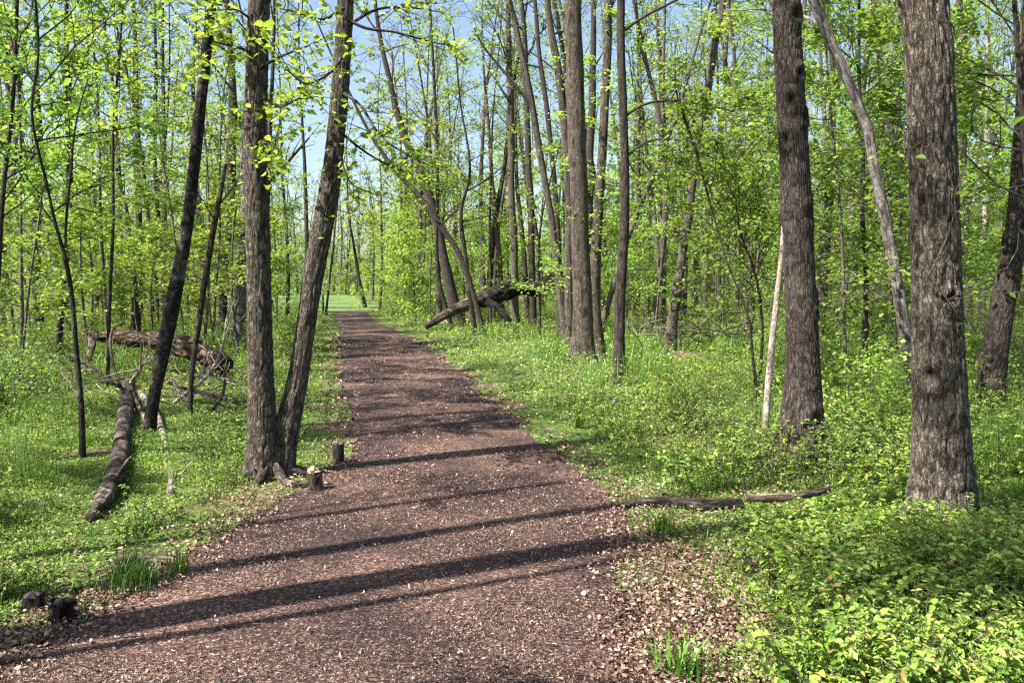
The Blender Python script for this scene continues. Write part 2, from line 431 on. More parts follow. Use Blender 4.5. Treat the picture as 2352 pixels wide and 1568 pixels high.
def path_mat():
    m, t, out = newmat("wood_chip_mulch")
    g = t.nodes.new("ShaderNodeNewGeometry")
    mp = t.nodes.new("ShaderNodeMapping"); mp.inputs["Scale"].default_value = (85, 150, 85); mp.inputs["Rotation"].default_value = (0, 0, .3)
    t.links.new(g.outputs["Position"], mp.inputs[0])
    vo = N(t, "ShaderNodeTexVoronoi"); vo.inputs["Scale"].default_value = 1.0; t.links.new(mp.outputs[0], vo.inputs["Vector"])
    r = ramp(t, [(0, (.022, .014, .014)), (.45, (.052, .034, .033)), (.68, (.11, .074, .067)), (.86, (.27, .19, .155)), (1, (.50, .39, .33))])
    t.links.new(vo.outputs["Color"], r.inputs[0])
    n = N(t, "ShaderNodeTexNoise"); n.inputs["Scale"].default_value = .9; n.inputs["Detail"].default_value = 5; t.links.new(g.outputs["Position"], n.inputs["Vector"])
    rb = ramp(t, [(.38, (.34, .32, .34)), (.50, (.62, .57, .56)), (.64, (1.25, 1.12, 1.0))]); t.links.new(n.outputs[0], rb.inputs[0])
    c = mixc(t, 1.0, r.outputs[0], rb.outputs[0], 'MULTIPLY')
    b = N(t, "ShaderNodeBump"); b.inputs["Strength"].default_value = .9; b.inputs["Distance"].default_value = .012
    n5 = N(t, "ShaderNodeTexNoise"); n5.inputs["Scale"].default_value = 70; n5.inputs["Detail"].default_value = 3; t.links.new(g.outputs["Position"], n5.inputs["Vector"])
    t.links.new(n5.outputs[0], b.inputs["Height"])
    p = t.nodes.new("ShaderNodeBsdfPrincipled"); p.inputs["Roughness"].default_value = .9; p.inputs["Specular IOR Level"].default_value = .2
    t.links.new(c, p.inputs["Base Color"]); t.links.new(b.outputs[0], p.inputs["Normal"]); t.links.new(p.outputs[0], out.inputs[0])
    return m
def meadow_mat():
    m, t, out = newmat("mown_grass")
    g = t.nodes.new("ShaderNodeNewGeometry")
    n = N(t, "ShaderNodeTexNoise"); n.inputs["Scale"].default_value = 2; n.inputs["Detail"].default_value = 8; t.links.new(g.outputs["Position"], n.inputs["Vector"])
    r = ramp(t, [(.3, (.06, .11, .02)), (.7, (.11, .18, .035))]); t.links.new(n.outputs[0], r.inputs[0])
    p = t.nodes.new("ShaderNodeBsdfPrincipled"); p.inputs["Roughness"].default_value = .9
    t.links.new(r.outputs[0], p.inputs["Base Color"]); t.links.new(p.outputs[0], out.inputs[0])
    return m

# ---------------------------------------------------------------- ground, path, meadow
def axis(lo, hi, step0, grow_):
    a = [0.0]
    while a[-1] < hi: a.append(a[-1] + step0 * (1 + a[-1] * grow_))
    b = [0.0]
    while b[-1] > lo: b.append(b[-1] - step0 * (1 - b[-1] * grow_))
    return np.array(b[:0:-1] + a)
def sheet(name, xs, ys, mat, kind='structure', dz=0, hfun=ground_h):
    X, Y = np.meshgrid(xs, ys)
    Z = hfun(X, Y) + dz
    mb = MB(); idx = np.arange(X.size).reshape(X.shape)
    q = np.stack([idx[:-1, :-1], idx[:-1, 1:], idx[1:, 1:], idx[1:, :-1]], -1).reshape(-1, 4)
    mb.add(np.stack([X, Y, Z], -1).reshape(-1, 3), q)
    return tag(mb.build(name, mat), kind=kind)
sheet("ground", axis(-600, 600, .12, .12), axis(-60, 900, .12, .12), ground_mat())
mb = MB()
ys = axis(-8, 46.5, .07, .05); ys = ys[(ys > -8) & (ys < 46)]
nu = 60
l, r = edges(ys)
l = l + .16 * (fbm2(ys * 2.1, ys * 0, 11) - .5) * 2 - .02; r = r + .2 * (fbm2(ys * 1.7, ys * 0 + 9, 12) - .5) * 2 + .02
U = np.linspace(0, 1, nu)
X = l[:, None] * (1 - U) + r[:, None] * U
Y = np.tile(ys[:, None], (1, nu))
Z = .006 + .012 * fbm2(X * 3, Y * 3, 21) * np.minimum(1, 6 * np.minimum(U, 1 - U))[None] 
idx = np.arange(X.size).reshape(X.shape)
mb.add(np.stack([X, Y, Z], -1).reshape(-1, 3), np.stack([idx[:-1, :-1], idx[:-1, 1:], idx[1:, 1:], idx[1:, :-1]], -1).reshape(-1, 4))
tag(mb.build("path", path_mat()), kind='structure')
mb = MB()
ys = np.linspace(44.2, 115, 70)
rt = np.interp(ys, [46, 60, 80, 115], [-7.9, -10.4, -14.8, -24]); lf = np.interp(ys, [46, 52, 70, 115], [-12, -16, -26, -40]); cx = (rt + lf) / 2; hw = (rt - lf) / 2
X = cx[:, None] + (hw * (.9 + .2 * noise2(ys * .8, ys * 0, 3)))[:, None] * np.linspace(-1, 1, 30)[None]; Y = np.tile(ys[:, None], (1, 30)) + (2.2 * noise2(X * .9, X * 0, 8) * np.clip(1 - (ys - 44) / 6, 0, 1)[:, None])
idx = np.arange(X.size).reshape(X.shape)
mb.add(np.stack([X, Y, np.full(X.shape, .03)], -1).reshape(-1, 3), np.stack([idx[:-1, :-1], idx[:-1, 1:], idx[1:, 1:], idx[1:, :-1]], -1).reshape(-1, 4))
tag(mb.build("meadow", meadow_mat()), kind='structure')

# ---------------------------------------------------------------- traced trees
# (label, bark, points from the base upward as (u, v, width), total height, crown settings, extra limbs)
TREES = []
def T(label, bark, pts, H=15, crown=None, limbs=(), name='tree', depth=None, wig=1.0):
    TREES.append(dict(label=label, bark=bark, pts=pts, H=H, crown=crown, limbs=limbs, name=name, depth=depth))
# crown = (first limb height, number of limbs, limb length, leaves, leaf kind colour)
C0 = (7, 12, 2.6, 700, 'yellow')

T("thickest trunk in the photo, grey-brown with deeply furrowed bark, rising from bright undergrowth", 'tan',
  [(2160, 1215, 158), (2163, 1150, 146), (2166, 1050, 140), (2159, 900, 130), (2153, 760, 119), (2149, 600, 115), (2144, 400, 113), (2137, 200, 112), (2127, 0, 110)], 16, (8, 10, 3, 500, 'green'),
  limbs=[[(2132, 634, 8), (2150, 655, 7), (2180, 690, 6), (2196, 716, 4)], [(2133, 632, 5), (2165, 580, 4), (2190, 515, 3), (2215, 440, 3), (2182, 402, 2)]])
T("tall dark brown-grey trunk with flared foot, a pale thin stem against its left side", 'brown',
  [(1833, 1066, 128), (1837, 1010, 106), (1843, 960, 94), (1846, 884, 84), (1843, 784, 75), (1836, 600, 70), (1830, 450, 69), (1820, 300, 68), (1812, 150, 66), (1802, 0, 61)], 16, (8, 10, 3, 500, 'green'))
T("smooth grey leaning tree whose stem curves up and left from behind the thickest trunk", 'smooth',
  [(2112, 960, 36), (2095, 840, 34), (2075, 750, 32), (2063, 660, 30), (2048, 575, 28), (2033, 490, 27), (2013, 410, 27), (2003, 340, 26), (1990, 270, 25), (1962, 215, 25), (1928, 135, 25), (1898, 60, 25), (1868, 0, 24)], 9, (4.5, 8, 2.5, 900, 'green'))
T("pale pinkish thin stem leaning up against the left side of the dark brown-grey trunk", 'pale',
  [(1755, 1032, 18), (1757, 984, 17), (1765, 884, 17), (1773, 784, 15), (1782, 710, 14), (1788, 650, 13), (1795, 600, 12), (1798, 550, 10), (1802, 430, 8)], 3.6, None)
T("thick dark trunk at the right edge of the photo, leaning right", 'brown',
  [(2272, 960, 84), (2280, 884, 68), (2292, 784, 62), (2308, 680, 58), (2322, 600, 55), (2332, 500, 52), (2342, 400, 50), (2354, 250, 48), (2366, 80, 46)], 14, (6, 9, 3, 700, 'green'))
T("tall straight tree with flared pale foot, foremost thick trunk on the path's right side", 'tan',
  [(1341, 838, 60), (1341, 815, 50), (1340, 784, 48), (1337, 650, 44), (1329, 500, 40), (1322, 300, 41), (1320, 200, 41), (1320, 0, 37)], 20, (9, 10, 3, 500, 'yellow'), depth=15.8)
T("light grey-brown stem rising close against the foremost straight trunk's right side", 'tan',
  [(1374, 822, 34), (1372, 780, 30), (1366, 700, 28), (1362, 620, 24), (1366, 560, 22), (1372, 500, 22), (1378, 400, 21), (1384, 300, 20), (1390, 200, 20), (1396, 100, 19), (1395, 0, 18)], 20, C0)
T("lone slim straight trunk with long arching side limbs on its right", 'brown',
  [(1425, 880, 32), (1424, 834, 26), (1425, 700, 25), (1427, 600, 23), (1434, 500, 21), (1434, 400, 20), (1430, 250, 19), (1424, 100, 19), (1428, 30, 19), (1427, 0, 16)], 17, C0,
  limbs=[[(1430, 72, 9), (1452, 58, 7), (1485, 40, 6), (1568, 2, 5), (1640, -35, 4)], [(1434, 268, 8), (1446, 260, 7), (1469, 242, 6), (1524, 233, 6), (1600, 242, 5), (1680, 262, 4)], [(1436, 362, 7), (1458, 345, 5), (1484, 320, 5), (1568, 320, 4), (1620, 335, 3)]])
T("tree with a peeling rotten reddish foot leaning up to the right behind the fallen log", 'tan',
  [(1541, 816, 30), (1542, 790, 26), (1547, 740, 26), (1550, 700, 24), (1562, 640, 20), (1568, 580, 20), (1580, 500, 20), (1590, 420, 18), (1600, 340, 17), (1610, 280, 17), (1622, 220, 17), (1635, 150, 15), (1643, 100, 14), (1658, 30, 13)], 20, C0)
T("thicker dark curved tree leaning left over the path, by the fallen trunk's pale end", 'brown',
  [(1049, 722, 28), (1040, 680, 25), (1029, 625, 23), (1016, 580, 21), (1009, 550, 20), (999, 500, 20), (979, 425, 19), (944, 350, 18), (920, 290, 16), (905, 240, 14), (890, 170, 12), (877, 110, 11), (868, 50, 9)], 18, (8, 12, 3, 900, 'yellow'), depth=29)
T("slim tree leaning left in a long diagonal across the thicker leaning tree beside the path", 'brown',
  [(1110, 757, 13), (1097, 715, 13), (1084, 675, 13), (1069, 610, 14), (1044, 560, 13), (1009, 515, 12), (984, 475, 12), (949, 435, 12), (904, 390, 11), (869, 340, 9), (839, 290, 7)], 10, (5.5, 9, 2.2, 800, 'yellow'), depth=24)
T("thin dark stem hugging the left side of the thicker leaning tree, bowed at its foot", 'dark',
  [(1031, 724, 10), (1018, 690, 10), (1006, 650, 10), (1003, 600, 9), (1002, 560, 8), (1004, 520, 6)], 5, None, depth=28)
T("dark crooked small tree forking above head height, just right of the leaning trees", 'dark',
  [(1090, 757, 12), (1084, 715, 11), (1077, 680, 10), (1072, 610, 10), (1062, 540, 9), (1052, 478, 8), (1066, 445, 8), (1082, 430, 6), (1079, 350, 5), (1060, 262, 4)], 9, (3, 9, 2.0, 700, 'yellow'),
  limbs=[[(1053, 480, 6), (1035, 495, 4), (1018, 515, 3)], [(1070, 440, 5), (1100, 425, 4), (1135, 400, 3), (1160, 380, 2)]], depth=24)
T("bare grey trunk just left of the black rotten part of the fallen trunk", 'tan',
  [(1152, 728, 15), (1150, 660, 14), (1147, 620, 13), (1143, 550, 12), (1138, 480, 11), (1130, 420, 9), (1122, 300, 8)], 14, (7, 9, 2.4, 600, 'green'), depth=33)
T("straight thick pale-grey trunk rising behind the middle of the fallen trunk", 'tan',
  [(1183, 735, 19), (1182, 650, 18), (1182, 600, 17), (1178, 500, 16), (1175, 400, 15), (1172, 300, 16), (1172, 200, 16), (1168, 60, 12), (1166, 0, 10)], 20, C0, depth=31)
T("grey trunk curving left with one dark arching branch, left of the foremost straight trunk", 'tan',
  [(1298, 782, 20), (1297, 750, 18), (1290, 690, 18), (1281, 600, 17), (1269, 525, 17), (1257, 450, 15), (1240, 350, 15), (1225, 250, 15), (1215, 200, 15), (1199, 125, 14), (1178, 25, 12), (1165, -10, 10)], 19, C0,
  limbs=[[(1224, 255, 7), (1205, 225, 7), (1184, 198, 7), (1154, 165, 6), (1134, 142, 5), (1112, 118, 4), (1090, 75, 3)]], depth=21)
T("straight grey trunk behind the upper right end of the arching fallen trunk", 'brown',
  [(1222, 742, 17), (1222, 650, 15), (1222, 600, 15), (1218, 450, 15), (1212, 300, 14), (1210, 200, 14), (1205, 100, 14), (1200, 30, 10)], 19, C0, depth=29)
T("slim trunk bent like a bow close left of the foremost trunk, knotty halfway up", 'brown',
  [(1286, 765, 18), (1285, 700, 16), (1283, 600, 14), (1280, 520, 13), (1275, 450, 12), (1268, 350, 12), (1258, 270, 12), (1250, 200, 11), (1240, 150, 10), (1230, 0, 9)], 18, C0, depth=24)
T("pale-grey trunk bending left at the top, touching the foremost straight trunk's left side", 'tan',
  [(1312, 792, 22), (1310, 740, 21), (1308, 640, 20), (1306, 500, 17), (1302, 400, 16), (1296, 300, 17), (1290, 200, 19), (1280, 130, 18), (1262, 75, 15), (1256, 0, 14)], 19, C0, depth=20)
T("dark trunk seen between the foremost straight trunk and the light stem beside it", 'brown',
  [(1356, 778, 18), (1354, 600, 17), (1352, 500, 16), (1354, 380, 16), (1356, 300, 18), (1360, 200, 17), (1362, 100, 13), (1362, 0, 11)], 19, C0, depth=24)
T("sloping stem that leaves the ground behind the foremost trunk and climbs far to the right", 'tan',
  [(1374, 790, 17), (1385, 735, 16), (1400, 690, 14), (1415, 640, 13), (1435, 570, 12), (1449, 525, 11), (1484, 440, 11), (1514, 370, 10), (1529, 325, 9), (1555, 270, 8), (1575, 200, 7)], 12, (6, 8, 2.2, 600, 'yellow'), depth=22)
T("twisting twin-topped trunk between the lone slim trunk and the tree with rotten foot", 'tan',
  [(1499, 775, 16), (1508, 690, 15), (1520, 580, 13), (1528, 500, 12), (1530, 420, 12), (1522, 350, 12), (1515, 260, 11), (1500, 210, 10), (1490, 170, 9), (1475, 100, 8)], 14, (6, 8, 2.2, 500, 'yellow'),
  limbs=[[(1529, 470, 9), (1540, 430, 9), (1552, 385, 8), (1570, 350, 8), (1590, 300, 7), (1610, 220, 5)], [(1528, 440, 6), (1505, 400, 5), (1490, 360, 4), (1475, 300, 3)]], depth=25)
T("slender dark trunk standing just behind the right side of the tree with the rotten foot", 'brown',
  [(1648, 742, 10), (1650, 450, 9), (1655, 350, 9), (1660, 260, 9), (1665, 180, 9), (1670, 80, 8)], 17, C0, depth=32)
T("thin straight trunk just left of the twisting twin-topped trunk", 'brown',
  [(1486, 737, 9), (1488, 690, 9), (1490, 660, 8), (1492, 590, 7), (1494, 480, 6)], 11, (5, 8, 2, 500, 'green'), depth=33)
T("thin dark sapling pole standing in front of the upper end of the fallen trunk", 'dark',
  [(1240, 770, 7), (1240, 700, 6), (1237, 640, 6), (1236, 580, 5), (1238, 530, 4), (1248, 480, 3)], 6, (2.5, 8, 1.5, 500, 'green'), depth=23)
T("crooked bush-like sapling with bright drooping leaves between the log and the pale stem", 'dark',
  [(1738, 908, 9), (1733, 850, 8), (1724, 795, 7), (1728, 760, 7), (1720, 725, 6), (1705, 685, 5), (1690, 650, 5), (1672, 615, 4), (1660, 570, 3)], 4, (1.1, 14, 1.5, 1500, 'green'), name='sapling', depth=10.5)
T("dark rough trunk seen through leaves, between the flared dark trunk and smooth leaning stem", 'brown',
  [(1879, 775, 30), (1886, 680, 28), (1895, 600, 26), (1902, 500, 22), (1905, 400, 22), (1912, 340, 20), (1912, 290, 18), (1912, 150, 12)], 14, (6, 9, 2.6, 800, 'green'), depth=20)
T("forked grey-pink trunk under the leaves right of the dark rough-barked trunk", 'tan',
  [(1928, 782, 14), (1935, 720, 14), (1942, 650, 14), (1950, 570, 15), (1956, 500, 16), (1956, 430, 15), (1962, 350, 11), (1975, 280, 8)], 12, (6, 9, 2.4, 900, 'green'),
  limbs=[[(1950, 560, 8), (1975, 520, 8), (2000, 450, 7), (2030, 400, 5)]], depth=21)
T("dark slim trunk in the narrow gap between smooth leaning stem and thickest trunk", 'brown',
  [(2066, 775, 17), (2068, 650, 16), (2068, 560, 16), (2068, 460, 15), (2068, 330, 12)], 14, (6, 8, 2.4, 700, 'green'), depth=22)
T("pinkish slim trunk showing just right of the thickest trunk's upper half", 'tan',
  [(2226, 780, 17), (2220, 600, 17), (2216, 450, 17), (2212, 360, 16), (2210, 300, 16), (2212, 200, 17), (2212, 120, 17), (2206, 20, 14)], 14, (6, 8, 2.6, 900, 'green'), depth=21)
T("pale sunlit straight stem between the thickest trunk and the right-edge dark trunk", 'pale',
  [(2251, 748, 15), (2254, 700, 14), (2257, 620, 13), (2260, 540, 12), (2262, 440, 12), (2265, 380, 10), (2266, 250, 8)], 11, (5, 8, 2.2, 900, 'green'), depth=24)

# left of the path
T("dark rough-barked trunk with pale flakes, slanting right from behind the fallen branches", 'birch',
  [(338, 1000, 30), (345, 955, 28), (354, 920, 28), (366, 834, 35), (382, 780, 38), (396, 700, 37), (416, 600, 32), (434, 500, 28), (444, 400, 28), (454, 300, 28), (465, 200, 26), (476, 100, 24), (485, 0, 22)], 13, (6, 9, 2.4, 500, 'yellow'))
T("thin dark broken-topped stem standing between the slanting rough-barked trunk and the twin tree", 'dark',
  [(437, 957, 13), (438, 890, 12), (442, 834, 12), (452, 780, 13), (462, 700, 14), (478, 600, 15), (495, 505, 14), (506, 450, 11)], 3.0, None,
  limbs=[[(492, 505, 4), (470, 470, 3), (455, 440, 2)], [(500, 475, 4), (530, 440, 3), (545, 400, 2)]])
T("slender dark sapling at the left that forks into two thin bent stems", 'dark',
  [(190, 1070, 18), (189, 984, 16), (184, 884, 14), (172, 784, 13), (169, 700, 13), (161, 650, 12), (147, 565, 10), (122, 515, 8), (117, 460, 7), (95, 370, 7), (75, 300, 7), (67, 225, 7), (88, 175, 7), (90, 100, 6), (82, 0, 5)], 5.5, (1.9, 14, 1.4, 1500, 'green'),
  limbs=[[(150, 570, 7), (155, 480, 7), (170, 400, 6), (175, 325, 5), (192, 250, 4), (215, 190, 3)]], name='sapling')
T("straight dark trunk rising just behind the forked sapling at the left", 'dark',
  [(130, 815, 15), (140, 740, 15), (150, 640, 15), (155, 500, 15), (160, 400, 16), (158, 300, 15), (155, 200, 14), (150, 100, 11), (152, 0, 10)], 15, C0, depth=17)
T("broad dark trunk half hidden by leaves near the left edge of the photo", 'dark',
  [(90, 765, 27), (82, 600, 26), (85, 450, 22), (88, 300, 20), (82, 200, 14), (85, 100, 10)], 15, C0, depth=24)
T("greyish straight trunk in the gap of sky left of the slanting rough-barked trunk", 'brown',
  [(320, 742, 19), (318, 450, 16), (315, 300, 15), (312, 150, 13)], 17, C0, depth=33)
T("straight slim trunk against the blue sky just left of the slanting rough-barked trunk", 'brown',
  [(374, 745, 12), (376, 620, 11), (380, 500, 11), (380, 400, 11), (376, 250, 10), (372, 110, 8)], 16, C0, depth=32)
T("tall dark trunk behind and left of the twin tree, swaying slightly", 'brown',
  [(512, 750, 22), (515, 650, 21), (525, 500, 24), (527, 400, 26), (530, 300, 24), (535, 200, 18), (528, 100, 14), (520, 0, 12)], 17, C0, depth=24)
T("grey trunk with a leaning foot showing between the dark swaying trunk and the twin tree", 'smooth',
  [(543, 765, 34), (547, 700, 30), (553, 640, 25), (560, 560, 20), (562, 450, 17), (561, 300, 14)], 14, C0, depth=19)
T("slim trunk behind the twin tree, its dark bough reaching right through the fork", 'brown',
  [(603, 800, 14), (612, 600, 13), (617, 400, 11), (620, 300, 10), (627, 150, 9), (630, 0, 7)], 14, C0,
  limbs=[[(617, 416, 10), (640, 395, 9), (660, 378, 8), (690, 345, 6), (715, 320, 4)]], depth=18)
T("left one of two thin trunks seen in the twin tree's fork", 'dark',
  [(660, 722, 10), (662, 650, 9), (660, 560, 8), (655, 480, 7), (648, 400, 6), (645, 280, 4)], 13, C0, depth=33)
T("right one of two thin trunks seen in the twin tree's fork", 'brown',
  [(700, 742, 11), (705, 600, 10), (703, 520, 10), (702, 400, 9), (697, 320, 7), (690, 200, 5)], 14, C0, depth=31)
T("thin black curved stem leaning left beside the greyish trunk on the left", 'dark',
  [(315, 738, 10), (310, 640, 9), (300, 540, 9), (290, 460, 8), (270, 410, 7), (258, 345, 6), (238, 300, 5)], 7.5, (4, 8, 2, 700, 'green'), depth=22)
T("dark trunk with a bent top against the sky in the upper left", 'brown',
  [(280, 735, 12), (275, 420, 10), (268, 300, 10), (262, 200, 9), (250, 150, 8), (235, 20, 6)], 17, C0, depth=30)
T("thin dark pole in the left woods between the forked sapling and the broken stump", 'dark',
  [(222, 735, 10), (222, 620, 9), (218, 520, 7), (215, 400, 5)], 12, C0, depth=31)
T("thin dark pole right behind the slim trunk that stands against the sky", 'dark',
  [(351, 735, 11), (352, 680, 10), (358, 560, 9), (362, 440, 7)], 12, C0, depth=30)
T("very slender leaning pole tree at the far left end of the path near the lawn", 'brown',
  [(748, 722, 6), (756, 650, 5), (762, 600, 5), (770, 520, 4), (776, 460, 3)], 10, (5, 7, 1.6, 300, 'yellow'), depth=40)
T("slim dark tree leaning left beside the lawn at the far end of the path", 'dark',
  [(836, 690, 9), (828, 660, 8), (820, 610, 7), (812, 560, 6)], 12, (5, 9, 3, 900, 'far'), depth=52)
T("slender straight tree on the right verge near the far end of the path", 'brown',
  [(872, 705, 7), (877, 650, 6), (877, 580, 5), (876, 480, 4)], 14, (3, 14, 3, 1400, 'far'), depth=46)

T("leafy young tree with large bright leaves in the photo's upper right corner", 'dark',
  [(2390, 1150, 22), (2380, 900, 20), (2372, 700, 18), (2368, 500, 16), (2350, 300, 14), (2335, 100, 12), (2330, 0, 11)], 7, (2.2, 26, 2.6, 5200, 'green'), depth=8.2)
T("thin leafy tree between the flared dark trunk and the thickest trunk, its crown behind both", 'dark',
  [(1990, 905, 14), (1985, 800, 13), (1992, 650, 12), (1978, 500, 11), (1985, 350, 9), (1972, 180, 8), (1975, 60, 7)], 8, (2.6, 24, 2.2, 4200, 'green'), depth=12.5)
T("leafy young tree with its thin stem at the photo's left edge", 'dark',
  [(-30, 1080, 16), (-22, 850, 15), (-5, 650, 14), (5, 450, 12), (30, 250, 10), (38, 60, 9)], 7, (2.0, 24, 2.4, 3400, 'green'), depth=8.8)
T("thin leafy tree left of the slanting dark trunk, bright leaves over the fallen pile", 'dark',
  [(246, 900, 9), (252, 700, 9), (262, 500, 8), (258, 300, 7), (275, 120, 6)], 8, (3.4, 18, 2.0, 3000, 'yellow'), depth=12)

T("small tree spreading flat sprays of bright green leaves left of the flared dark trunk", 'dark',
  [(1742, 930, 8), (1745, 860, 8), (1752, 760, 7), (1745, 680, 6), (1730, 610, 5), (1700, 540, 4), (1690, 480, 3)], 3.3, (1.5, 16, 2.0, 2600, 'green'), name='sapling', depth=11.5)

def world_pts(tr):
    u, v, wd = tr['pts'][0]
    Y = tr['depth'] or gpos(u, v)[1]
    out = []
    for (u, v, wd) in tr['pts']:
        p = at(u, v, Y); out.append((*p, rpx(u, wd, Y)))
    return np.array(out), Y

def extend(P, H, rs, tip=.02):
    """carry the traced line on above the frame to the tree's real height"""
    top = P[-1, 2]
    if H <= top + .3:
        return P
    d = P[-1, :3] - P[-2, :3]; d /= np.linalg.norm(d)
    ext = []; p = P[-1, :3].copy(); r = P[-1, 3]
    n = max(3, int((H - top) / 1.2)); st = (H - top) / n
    for i in range(n):
        d = d + rs.normal(0, .06, 3); d[2] += .12; d /= np.linalg.norm(d)
        p = p + d * st
        ext.append((*p, r * (1 - (i + 1) / n) + tip * (i + 1) / n))
    return np.concatenate([P, ext])

def leaf_dims(Y):
    """real leaf length grown only where single leaves can no longer be told apart; corner count"""
    return (.075 if Y < 12 else .085 if Y < 22 else .11 if Y < 35 else .17), (6 if Y < 13 else 4)

def root_toes(mb, rs, base, r, seed, n=7):
    for k in range(n):
        a = k * 2 * math.pi / n + rs.uniform(-.3, .3); d = np.array([math.cos(a), math.sin(a), 0])
        ln = r * rs.uniform(.9, 1.7)
        P = np.array([base + d * r * .5 + [0, 0, r * .7], base + d * r * .92 + [0, 0, r * .30], base + d * (r * 1.1 + ln * .4) + [0, 0, r * .10], base + d * (r * 1.1 + ln) + [0, 0, -r * .35]])
        S = smooth_line(np.concatenate([P, np.array([[.16 * r], [.26 * r], [.17 * r], [.06 * r]])], 1), .02)
        tube(mb, S[:, :3], S[:, 3], 26, .006, 50, seed + k)

def build_tree(tr, i):
    rs = np.random.RandomState(100 + i)
    W, Y = world_pts(tr)
    if tr['depth'] is not None or True:       # the foot goes down to the ground itself
        x0, y0 = W[0, 0], W[0, 1]
        gz = float(ground_h(x0, y0))
        if W[0, 2] > gz + .02:
            d = W[0, :3] - W[1, :3]; d /= abs(d[2]) + 1e-6; d[:2] *= .5
            W = np.concatenate([[(*(W[0, :3] + d * (W[0, 2] - gz)), W[0, 3] * 1.08)], W])
    f = W[0].copy(); f[2] = min(f[2], gz) - .12; f[3] *= 1.12
    W = np.concatenate([[f], W])
    near = Y < 12
    full = extend(W, tr['H'], rs)
    thick = W[1, 3]
    step = .018 if (near and thick > .12) else .04 if (near and thick > .08) else .12 if Y < 20 else .3
    sides = 330 if (near and thick > .12) else 90 if (near and thick > .08) else 20 if near else 40 if (Y < 22 and thick > .08) else 12 if Y < 22 else 8
    vis = smooth_line(full, step)
    if Y > 9: vis[:, :2] += (np.stack([noise2(vis[:, 2] * .9, vis[:, 2] * 0 + i, 3), noise2(vis[:, 2] * .9, vis[:, 2] * 0 + i, 4)], 1) - .5) * vis[:, 3:4] * .5
    base = np.array([W[0, 0], W[0, 1], gz])
    root = empty(tr['name'], base, tr['label'], 'sapling' if tr['name'] == 'sapling' else 'tree')
    bark = BM[tr['bark']]
    mb = MB()
    ridge = 0; rk = 30
    if near and thick > .12: ridge = {'tan': .011, 'brown': .006}.get(tr['bark'], .008); rk = {'tan': 64, 'brown': 80}.get(tr['bark'], 50)
    elif near and thick > .06: ridge = .006
    elif Y < 22 and thick > .08: ridge = .005; rk = 40
    roots = rs.uniform(0, 2 * math.pi); nr = rs.randint(4, 7)
    fl = (lambda th, L: 1 + (.14 + .22 * np.maximum(0, np.cos(th * nr + roots + .6 * np.sin(th * 2)))) * np.exp(-np.maximum(L - .1, 0) / (thick * 1.3 + .05))) if thick > .06 else None
    kn = [(rs.uniform(0, 6.28), rs.uniform(.5, 5), rs.uniform(.15, .4) * thick, rs.uniform(.05, .12) * thick) for _ in range(14)] if near and thick > .12 else ()
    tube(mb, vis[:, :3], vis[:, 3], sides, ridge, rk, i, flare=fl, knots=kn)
    if near and thick > .1: root_toes(mb, rs, base, thick, i)
    mb.build('trunk', bark, root, base)
    ls, lk = leaf_dims(Y)
    A = []
    for pts in tr['limbs']:
        L = np.array([(*at(u, v, Y), rpx(u, wd, Y)) for u, v, wd in pts])
        if thick > .15 and near: L[:, :3] = [at(u, v, Y - rpx(u, 118, Y) - .03) for u, v, wd in pts]
        else: L[:, 1] += np.linspace(0, rs.uniform(-.25, .25) * np.linalg.norm(L[-1, :3] - L[0, :3]), len(L))
        S = smooth_line(L, .1)
        lb = MB(); tube(lb, S[:, :3], S[:, 3], 8)
        for j in range(5):
            k = rs.randint(len(S) // 4, len(S) - 1)
            d = dirfrom(rs, S[k, :3] - S[k - 1, :3], rs.uniform(.5, 1.1), .1)
            B = branch(rs, S[k, :3], d, rs.uniform(.3, 1.1), 6, .2, .02)
            tube(lb, B, np.linspace(S[k, 3] * .5, .003, 6), 4); A.append(B[2:])
        A.append(S[len(S) // 2:, :3])
        lb.build('limb', bark, root, base)
    if tr['crown']:
        h0, nl, ln, nleaf, cm = tr['crown']
        cb = MB()
        an = grow(cb, rs, vis[:, :3], vis[:, 3], h0, nl, ln, sub=5, twigs=3, minr=.005 if Y < 25 else .008, elev=(.2, .95))
        cb.build('branches', bark, root, base)
        A.append(an)
    else: nleaf, cm = 60, 'yellow'
    if A:
        A = np.concatenate(A)
        n = nleaf
        lb = MB(); leaves(lb, leaf_cloud(rs, A, n, .06), ls * rs.uniform(.6, 1.15, n), rs, lk)
        lb.build('crown', LM[cm], root, base)
    return root, vis

for i, tr in enumerate(TREES):
    build_tree(tr, i)

